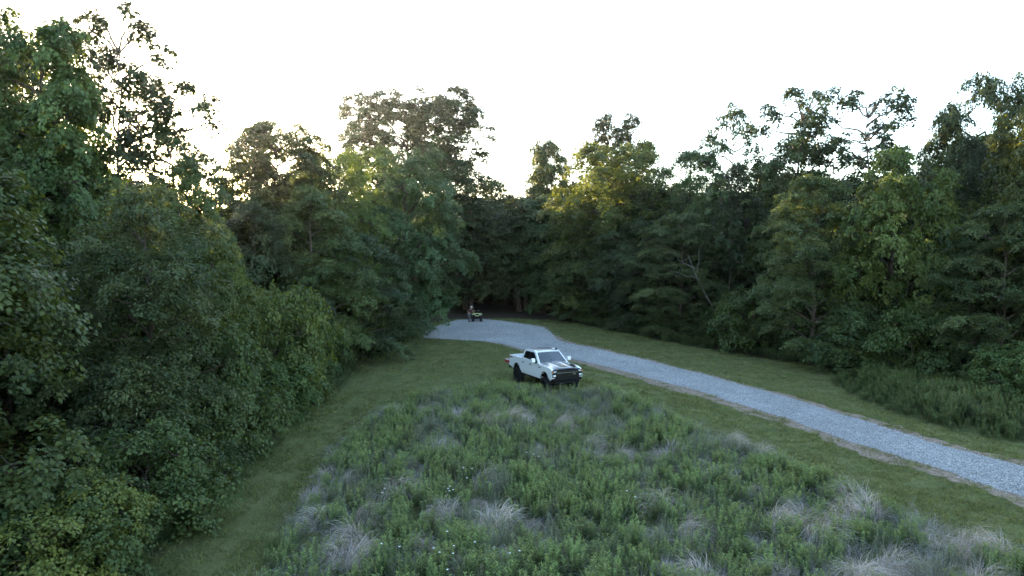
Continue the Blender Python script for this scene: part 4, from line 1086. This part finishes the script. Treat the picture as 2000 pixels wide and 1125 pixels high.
# front end
bm = bmesh.new()
prism(bm, [(2.70, 0.98), (2.885, 0.98), (2.895, 1.24), (2.86, 1.44), (2.72, 1.46)], -0.74, 0.74)
for s_ in (-1, 1): box(bm, 2.74, 2.878, min(s_ * 0.74, s_ * 0.985), max(s_ * 0.74, s_ * 0.985), 1.03, 1.295)
grl = bm_obj('grille', bm, M['plastic_black'], truck, 0.012)
for z_ in (1.05, 1.10, 1.15, 1.20, 1.34, 1.385):
    bm = bmesh.new(); box(bm, 2.875, 2.905 - max(0, z_ - 1.25) * 0.2, -0.66, 0.66, z_, z_ + 0.018); bm_obj('grille_bar', bm, M['paint_black'], grl)
bm = bmesh.new(); prism(bm, [(2.87, 1.25), (2.925, 1.255), (2.92, 1.30), (2.86, 1.305)], -0.72, 0.72); bm_obj('grille_crossbar', bm, M['paint_black'], grl, 0.012)
bm = bmesh.new(); prism(bm, [(2.86, 1.300), (2.93, 1.296), (2.93, 1.306), (2.86, 1.312)], -0.70, 0.70); bm_obj('grille_trim', bm, M['chrome'], grl)
bm = bmesh.new(); box(bm, 2.90, 2.915, 0.36, 0.52, 1.17, 1.205); bm_obj('badge', bm, M['chrome'], grl)
bm = bmesh.new(); prism(bm, [(2.72, 0.80), (2.93, 0.80), (3.02, 0.86), (3.02, 0.97), (2.95, 1.03), (2.74, 1.03)], -0.96, 0.96)
for v in bm.verts:
    if v.co.x > 2.85: v.co.x -= 0.16 * (abs(v.co.y) / 0.96) ** 2
fb = bm_obj('front_bumper', bm, M['plastic_black'], truck, 0.03)
bm = bmesh.new(); prism(bm, [(2.62, 0.62), (2.80, 0.62), (2.90, 0.79), (2.70, 0.80)], -0.80, 0.80); bm_obj('lower_valance', bm, M['rubber'], fb, 0.03)
for s_ in (-1, 1):
    bm = bmesh.new(); rod(bm, (2.96, s_ * 0.44, 0.80), (3.03, s_ * 0.44, 0.78), 0.03); rod(bm, (3.03, s_ * 0.44, 0.78), (3.03, s_ * 0.44, 0.86), 0.03); bm_obj('tow_hook', bm, M['plastic_black'], fb)
# wheels
def tyre_mesh():
    bm = bmesh.new()
    lathe(bm, [(0.255, -0.14), (0.31, -0.165), (0.40, -0.172), (0.445, -0.155), (0.462, -0.12), (0.462, 0.12), (0.445, 0.155), (0.40, 0.172), (0.31, 0.165), (0.255, 0.14)], 40)
    n = 36
    for k in range(n):       # shoulder lugs
        a_ = 2 * math.pi * k / n
        for s_ in (-1, 1):
            vs_ = box(bm, -0.022, 0.022, min(s_ * 0.055, s_ * 0.165), max(s_ * 0.055, s_ * 0.165), 0.45, 0.476)
            bmesh.ops.rotate(bm, verts=vs_, cent=(0, 0, 0), matrix=Matrix.Rotation(a_ + (0.087 if s_ > 0 else 0), 3, 'Y'))
    me = bpy.data.meshes.new('tyre'); bmesh.ops.recalc_face_normals(bm, faces=bm.faces); bm.to_mesh(me); bm.free(); me.materials.append(M['rubber']); return me
def rim_mesh():
    bm = bmesh.new()
    lathe(bm, [(0.262, 0.135), (0.25, 0.15), (0.225, 0.12), (0.215, -0.10), (0.0, -0.10)], 32)
    lathe(bm, [(0.075, 0.05), (0.075, 0.125), (0.05, 0.14), (0.0, 0.14)], 16)
    for k in range(6):
        vs_ = box(bm, -0.032, 0.032, 0.06, 0.115, 0.05, 0.235)
        bmesh.ops.rotate(bm, verts=vs_, cent=(0, 0, 0), matrix=Matrix.Rotation(2 * math.pi * k / 6, 3, 'Y'))
    me = bpy.data.meshes.new('rim'); bmesh.ops.recalc_face_normals(bm, faces=bm.faces); bm.to_mesh(me); bm.free(); me.materials.append(M['rim_black']); return me
tym, rmm = tyre_mesh(), rim_mesh()
for ax_ in (FA, RA):
    for s_ in (-1, 1):
        t = link(bpy.data.objects.new('wheel', tym), truck); t.location = (ax_, s_ * 0.86, 0.462)
        t.rotation_euler = (0, 0, (math.pi if s_ < 0 else 0) + (R(-7) if ax_ == FA else 0))
        link(bpy.data.objects.new('rim', rmm), t)
bm = bmesh.new(); rod(bm, (0.16, 0.56, 2.28), (0.16, 0.56, 2.355), 0.13, 16); rod(bm, (0.16, 0.56, 2.355), (0.16, 0.56, 2.37), 0.10, 16)
ant = bm_obj('roof_antenna', bm, M['lamp'], cab, 0.008, 1)
bm = bmesh.new(); box(bm, 0.28, 0.36, 0.60, 0.70, 2.18, 2.36); bm_obj('antenna_bracket', bm, M['plastic_black'], ant, 0.01, 1)

# red rack carried behind the bumper
def tl(x, y, z): return truck.matrix_world @ Vector((x, y, z))
bpy.context.view_layer.update()
rack = empty('hitch_rack', tl(-3.3, -0.1, 0.0), math.atan2(hy, hx), (TS, TS, TS))
tag(rack, 'red metal carrier rack sticking out behind the white pickup', 'rack')
bm = bmesh.new()
for y_ in (-0.85, 0.75): box(bm, -0.42, 0.06, y_, y_ + 0.08, 1.06, 1.22)
for x_ in (-0.42, -0.20, 0.0): box(bm, x_, x_ + 0.06, -0.77, 0.75, 1.07, 1.20)
bm_obj('frame', bm, M['red'], rack, 0.01, 1)
bm = bmesh.new(); box(bm, -0.43, 0.02, -0.84, 0.82, 1.224, 1.25); bm_obj('deck', bm, plain('pale_deck', (0.45, 0.38, 0.37), 0.7, noise=0.3), rack, 0.006, 1)
bm = bmesh.new()
for y_ in (-0.5, 0.4): box(bm, -0.1, 0.04, y_, y_ + 0.07, 0.86, 1.07)
rod(bm, (-0.30, -0.6, 1.06), (0.02, -0.6, 0.90), 0.025); rod(bm, (-0.30, 0.5, 1.06), (0.02, 0.5, 0.90), 0.025)
bm_obj('bracket', bm, M['plastic_black'], rack)

# ---------------------------------------------------------------- quad bike
aw = ground_at(931, 629)
atv = empty('quad_bike', (aw[0], aw[1] + 0.75, float(terrain(aw[0], aw[1] + 0.75)) + 0.03), R(-86))
tag(atv, 'lime-green and black quad bike standing at the far end of the gravel', 'quad bike')
bm = bmesh.new(); prism(bm, [(-0.75, 0.38), (-0.7, 0.66), (-0.1, 0.62), (0.1, 0.82), (0.62, 0.80), (0.80, 0.55), (0.72, 0.34)], -0.22, 0.22)
for a_ in (0.62, -0.62): rod(bm, (a_, -0.42, 0.32), (a_, 0.42, 0.32), 0.05)
bm_obj('chassis', bm, M['plastic_black'], atv, 0.03)
bm = bmesh.new(); prism(bm, [(-0.72, 0.70), (-0.74, 0.84), (-0.35, 0.86), (0.0, 0.80), (0.12, 0.88), (0.10, 0.72)], -0.17, 0.17); bm_obj('seat', bm, M['rubber'], atv, 0.04)
for s_ in (-1, 1):          # arched fenders with lime edges
    for (cx2, nm) in ((0.62, 'front_fender'), (-0.62, 'rear_fender')):
        bm = bmesh.new()
        aa = [R(20 + 140 * k / 8) for k in range(9)]
        o_ = [[bm.verts.new((cx2 + 0.40 * math.cos(t_), y_, 0.42 + 0.40 * math.sin(t_) - (0.05 if y_ == s_ * 0.57 else 0))) for y_ in (s_ * 0.20, s_ * 0.45, s_ * 0.57)] for t_ in aa]
        for p_, q_ in zip(o_, o_[1:]):
            for j in (0, 1): bm.faces.new((p_[j], q_[j], q_[j + 1], p_[j + 1]))
        o = bm_obj(nm, bm, M['plastic_black'], atv, smooth=True)
        sm = o.modifiers.new('thick', 'SOLIDIFY'); sm.thickness = 0.03
bm = bmesh.new()
oval = [(math.cos(2 * math.pi * k / 20), math.sin(2 * math.pi * k / 20)) for k in range(20)]
def sup(c, p=0.6): return math.copysign(abs(c) ** p, c)
ring_frame(bm, [(0.86 - 0.10 * abs(a_), 0.56 * sup(a_), 0.78 + 0.17 * sup(b_)) for a_, b_ in oval], [(0.88 - 0.10 * abs(a_), 0.47 * sup(a_), 0.78 + 0.10 * sup(b_)) for a_, b_ in oval], (-0.06, 0, 0))
for s_ in (-1, 1): rod(bm, (0.88, s_ * 0.30, 0.92), (0.90, s_ * 0.13, 0.64), 0.03)
rod(bm, (0.80, -0.36, 0.93), (0.74, -0.34, 1.06), 0.03)
bm_obj('front_cowl', bm, M['lime'], atv, smooth=False)
bm = bmesh.new(); bm.faces.new([bm.verts.new((0.80 - 0.08 * abs(a_), 0.5 * sup(a_), 0.78 + 0.13 * sup(b_))) for a_, b_ in oval]); bm_obj('cowl_backing', bm, M['plastic_black'], atv)
for s_ in (-1, 1):
    bm = bmesh.new(); box(bm, 0.80, 0.86, min(s_ * 0.26, s_ * 0.40), max(s_ * 0.26, s_ * 0.40), 0.75, 0.81); bm_obj('headlight', bm, M['lamp'], atv, 0.01)
bm = bmesh.new()
for y_ in (-0.3, -0.15, 0, 0.15, 0.3): rod(bm, (0.30, y_, 0.97), (0.86, y_, 0.97), 0.012)
for x_ in (0.30, 0.58, 0.86): rod(bm, (x_, -0.36, 0.97), (x_, 0.36, 0.97), 0.014)
for y_ in (-0.2, 0.2): rod(bm, (0.5, y_, 0.97), (0.5, y_, 0.78), 0.014)
bm_obj('front_rack', bm, M['rubber'], atv)
bm = bmesh.new()
for y_ in (-0.25, 0, 0.25): rod(bm, (-0.95, y_, 0.92), (-0.45, y_, 0.92), 0.012)
for x_ in (-0.95, -0.7, -0.45): rod(bm, (x_, -0.34, 0.92), (x_, 0.34, 0.92), 0.014)
for y_ in (-0.2, 0.2): rod(bm, (-0.7, y_, 0.92), (-0.65, y_, 0.66), 0.014)
bm_obj('rear_rack', bm, M['rubber'], atv)
bm = bmesh.new(); rod(bm, (0.38, 0, 0.82), (0.22, 0, 1.10), 0.03); rod(bm, (0.22, -0.18, 1.12), (0.22, 0.18, 1.12), 0.018)
for s_ in (-1, 1): rod(bm, (0.22, s_ * 0.18, 1.12), (0.12, s_ * 0.42, 1.16), 0.02)
hb = bm_obj('handlebar', bm, M['plastic_black'], atv)
bm = bmesh.new(); box(bm, 0.22, 0.34, -0.16, 0.16, 1.02, 1.20); bm_obj('gauge_pod', bm, M['plastic_black'], hb, 0.03)
bm = bmesh.new(); box(bm, 0.18, 0.24, 0.10, 0.20, 1.20, 1.25); bm_obj('mirror', bm, M['lamp'], hb, 0.01)
bm = bmesh.new()
rod(bm, (0.92, -0.28, 0.42), (0.92, 0.28, 0.42), 0.02); rod(bm, (0.92, -0.28, 0.42), (0.90, -0.28, 0.68), 0.02); rod(bm, (0.92, 0.28, 0.42), (0.90, 0.28, 0.68), 0.02); rod(bm, (0.72, 0, 0.42), (0.92, 0, 0.42), 0.02)
bm_obj('bumper_bar', bm, M['rubber'], atv)
bm = bmesh.new(); lathe(bm, [(0.14, -0.11), (0.27, -0.135), (0.315, -0.10), (0.32, 0.10), (0.27, 0.135), (0.14, 0.11)], 24); me_t = bpy.data.meshes.new('quad_tyre'); bm.to_mesh(me_t); bm.free(); me_t.materials.append(M['rubber'])
bm = bmesh.new(); lathe(bm, [(0.15, 0.10), (0.13, 0.06), (0.05, 0.08), (0, 0.08)], 18); me_r = bpy.data.meshes.new('quad_rim'); bm.to_mesh(me_r); bm.free(); me_r.materials.append(M['rim_black'])
for a_ in (0.62, -0.62):
    for s_ in (-1, 1):
        t = link(bpy.data.objects.new('wheel', me_t), atv); t.location = (a_, s_ * 0.46, 0.32); t.rotation_euler = (0, 0, math.pi if s_ < 0 else 0)
        link(bpy.data.objects.new('rim', me_r), t)

# ---------------------------------------------------------------- person beside the quad bike
M['skin'] = plain('skin', (0.46, 0.28, 0.21), 0.6, noise=0.08)
M['shirt'] = plain('shirt', (0.085, 0.022, 0.026), 0.9, noise=0.25, nscale=9)
M['jeans'] = plain('jeans', (0.105, 0.115, 0.14), 0.9, noise=0.3, nscale=12)
M['cap'] = plain('cap', (0.78, 0.77, 0.78), 0.8, noise=0.06)
M['hair'] = plain('hair', (0.03, 0.02, 0.015), 0.8, noise=0.3, nscale=30)
def skin_fig(name, verts, edges, radii, mat, parent, sub=2, root=0):
    me = bpy.data.meshes.new(name); me.from_pydata(verts, edges, []); me.materials.append(mat)
    o = link(bpy.data.objects.new(name, me), parent)
    md = o.modifiers.new('skin', 'SKIN'); md.use_smooth_shade = True
    sv_ = me.skin_vertices[0].data if me.skin_vertices else None
    if sv_ is None:
        bpy.context.view_layer.objects.active = o; bpy.ops.mesh.customdata_skin_add(); sv_ = me.skin_vertices[0].data
    for k, r in enumerate(radii):
        sv_[k].radius = (r, r) if not isinstance(r, tuple) else r
        sv_[k].use_root = (k == root)
    s2 = o.modifiers.new('sub', 'SUBSURF'); s2.levels = sub; s2.render_levels = sub
    return o
pw = ground_at(916, 629.5)
person = empty('person', (pw[0], pw[1], float(terrain(pw[0], pw[1])) + 0.035), R(-20))
tag(person, 'person in white cap, dark red shirt and grey jeans leaning beside the quad bike', 'person')
PV = {'pel': (0, 0, 0.93), 'sp': (0.05, 0, 1.10), 'ch': (0.14, 0, 1.30), 'nk': (0.23, 0, 1.45), 'h0': (0.27, 0, 1.53), 'h1': (0.30, 0, 1.62), 'h2': (0.31, 0, 1.70)}
PR_ = {'pel': 0.135, 'sp': 0.125, 'ch': 0.145, 'nk': 0.058, 'h0': 0.075, 'h1': 0.098, 'h2': 0.07}
PE = [('pel', 'sp'), ('sp', 'ch'), ('ch', 'nk'), ('nk', 'h0'), ('h0', 'h1'), ('h1', 'h2')]
def add(k, p, r, par): PV[k] = p; PR_[k] = r; PE.append((par, k))
for s_, n_ in ((-1, 'r'), (1, 'l')):
    add('hip' + n_, (0.01, s_ * 0.095, 0.86), 0.095, 'pel'); add('kn' + n_, (0.09 if s_ < 0 else 0.02, s_ * 0.11, 0.49), 0.062, 'hip' + n_)
    add('an' + n_, (0.04 if s_ < 0 else -0.09, s_ * 0.12, 0.09), 0.042, 'kn' + n_); add('to' + n_, (0.19 if s_ < 0 else 0.06, s_ * 0.14, 0.035), 0.036, 'an' + n_)
    add('sh' + n_, (0.16, s_ * 0.18, 1.37), 0.062, 'ch')
    el = (0.34, s_ * 0.26, 1.20) if s_ > 0 else (0.0, s_ * 0.31, 1.20)
    ha = (0.58, s_ * 0.20, 1.24) if s_ > 0 else (0.08, s_ * 0.24, 0.98)
    add('el' + n_, el, 0.043, 'sh' + n_); add('wr' + n_, ha, 0.030, 'el' + n_)
    d = Vector(ha) - Vector(el); d.normalize(); sd = d.cross(Vector((0, 0, 1))).normalized()
    pm = Vector(ha) + d * 0.06; add('pm' + n_, tuple(pm), 0.036, 'wr' + n_)
    for f in range(4):
        o_ = sd * (f - 1.5) * 0.02; L_ = (0.06, 0.07, 0.066, 0.05)[f]
        add('f%d%s' % (f, n_), tuple(pm + o_ + d * L_ * 0.6), 0.0095, 'pm' + n_); add('g%d%s' % (f, n_), tuple(pm + o_ + d * L_ + Vector((0, 0, -0.03))), 0.008, 'f%d%s' % (f, n_))
    add('th' + n_, tuple(Vector(ha) + d * 0.045 + sd * 0.05), 0.011, 'wr' + n_); add('ti' + n_, tuple(Vector(ha) + d * 0.08 + sd * 0.06), 0.009, 'th' + n_)
ks = list(PV); ix = {k: i_ for i_, k in enumerate(ks)}
skin_fig('body', [PV[k] for k in ks], [(ix[a_], ix[b_]) for a_, b_ in PE], [PR_[k] for k in ks], M['skin'], person)
def sub_fig(name, keys, grow, mat, ends=None):
    ends = ends or {}
    vv = [ends.get(k, PV[k]) for k in keys]; ii = {k: i_ for i_, k in enumerate(keys)}
    return skin_fig(name, vv, [(ii[a_], ii[b_]) for a_, b_ in PE if a_ in ii and b_ in ii], [PR_[k] + grow for k in keys], mat, person)
def lerp3(a_, b_, t): return tuple(a_[k] * (1 - t) + b_[k] * t for k in range(3))
sub_fig('shirt', ['pel', 'sp', 'ch', 'shr', 'shl', 'elr', 'ell', 'nk'], 0.022, M['shirt'], {'elr': lerp3(PV['shr'], PV['elr'], 0.8), 'ell': lerp3(PV['shl'], PV['ell'], 0.8), 'nk': lerp3(PV['ch'], PV['nk'], 0.7)})
sub_fig('trousers', ['pel', 'hipr', 'hipl', 'knr', 'knl', 'anr', 'anl'], 0.024, M['jeans'])
for n_ in 'rl':
    bm = bmesh.new(); a_ = Vector(PV['an' + n_]); b_ = Vector(PV['to' + n_])
    box(bm, a_.x - 0.06, b_.x + 0.05, a_.y - 0.05, a_.y + 0.06, 0.0, 0.09); bm_obj('shoe', bm, M['rubber'], person, 0.03)
bm = bmesh.new(); bmesh.ops.create_uvsphere(bm, u_segments=16, v_segments=8, radius=0.118, matrix=Matrix.Translation((0.295, 0, 1.665)) @ Matrix.Diagonal((1.08, 0.95, 0.95, 1)))
for v in list(bm.verts):
    if v.co.z < 1.655: bm.verts.remove(v)
a_ = [bm.verts.new((0.38 + 0.12 * math.cos(t_), 0.085 * math.sin(t_), 1.662 - 0.03 * math.cos(t_))) for t_ in np.linspace(-1.57, 1.57, 9)]
bm.faces.new(a_)
bm_obj('cap', bm, M['cap'], person, smooth=True)
bm = bmesh.new(); bmesh.ops.create_uvsphere(bm, u_segments=12, v_segments=8, radius=0.104, matrix=Matrix.Translation((0.275, 0, 1.63)))
for v in list(bm.verts):
    if v.co.x > 0.31 or v.co.z < 1.56: bm.verts.remove(v)
bm_obj('hair', bm, M['hair'], person, smooth=True)
bm = bmesh.new()
bmesh.ops.create_cone(bm, cap_ends=True, segments=6, radius1=0.018, radius2=0.006, depth=0.05, matrix=Matrix.Translation((0.405, 0, 1.605)) @ Matrix.Rotation(R(75), 4, 'Y'))
bm_obj('nose', bm, M['skin'], person, smooth=True)
for s_ in (-1, 1):
    bm = bmesh.new(); bmesh.ops.create_icosphere(bm, subdivisions=1, radius=0.012, matrix=Matrix.Translation((0.388, s_ * 0.034, 1.63))); bm_obj('eye', bm, M['hair'], person)
    bm = bmesh.new(); bmesh.ops.create_icosphere(bm, subdivisions=1, radius=0.028, matrix=Matrix.Translation((0.29, s_ * 0.098, 1.605)) @ Matrix.Diagonal((0.8, 0.4, 1.2, 1))); bm_obj('ear', bm, M['skin'], person)
bm = bmesh.new(); box(bm, 0.378, 0.392, -0.026, 0.026, 1.563, 1.571); bm_obj('mouth', bm, M['shirt'], person)

# ---------------------------------------------------------------- dead wood
def dead_wood(name, chains_, loc, label, cat='branch'):
    o = link(bpy.data.objects.new(name, tubes_mesh(name, chains_, M['bark_pale']))); o.location = loc
    tag(o, label, cat); return o
rg = np.random.default_rng(77)
w = ground_at(1405, 680)
base = np.array([0, 0, -0.1])
ch = [(wobble(rg, base, np.array([-4.6, -2.6, 8.0]), 8, 0.12), np.linspace(0.13, 0.03, 8), 6)]
for k, (t, e) in enumerate([(0.72, (-6.4, -3.4, 6.6)), (0.8, (-3.6, -3.2, 8.9)), (0.85, (-6.8, -3.2, 8.2))]):
    p = base * (1 - t) + np.array([-4.6, -2.6, 8.0]) * t
    ch.append((wobble(rg, p, np.array(e), 5, 0.12), np.linspace(0.06, 0.015, 5), 5))
dead_wood('dead_tree', ch, (w[0] + 2.2, w[1] + 4.0, w[2]), 'bare pale dead tree leaning against the dark right woods', 'tree')
for k in range(3):
    w2 = ground_at(1918 + 18 * k, 775)
    c = [(wobble(rg, np.array([0, 0, -0.1]), np.array([rg.normal(0, 0.3), -0.3, (2.3, 2.7, 2.4)[k]]), 6, 0.04), np.linspace(0.06, 0.03, 6), 6)]
    dead_wood('broken_stem', c, w2, 'pale broken bare stem standing beside the tangled bush on the bank', 'stem')['group'] = 'broken stems on the bank'
# ------------------------------------------------------------------ evening haze
M['haze'], nt_, N_, L_ = new_mat('haze')
pv = N_.new('ShaderNodeVolumePrincipled'); pv.inputs['Color'].default_value = (0.93, 0.95, 1.0, 1); pv.inputs['Density'].default_value = 0.0001; pv.inputs['Anisotropy'].default_value = 0.75
ov = N_.new('ShaderNodeOutputMaterial'); L_.new(pv.outputs[0], ov.inputs['Volume'])
bm = bmesh.new(); box(bm, -3050, 3050, -3050, 3050, -1.5, 33)
hz = bm_obj('haze', bm, M['haze']); tag(hz, 'thin evening haze hanging over the clearing and woods', None, kind='stuff')
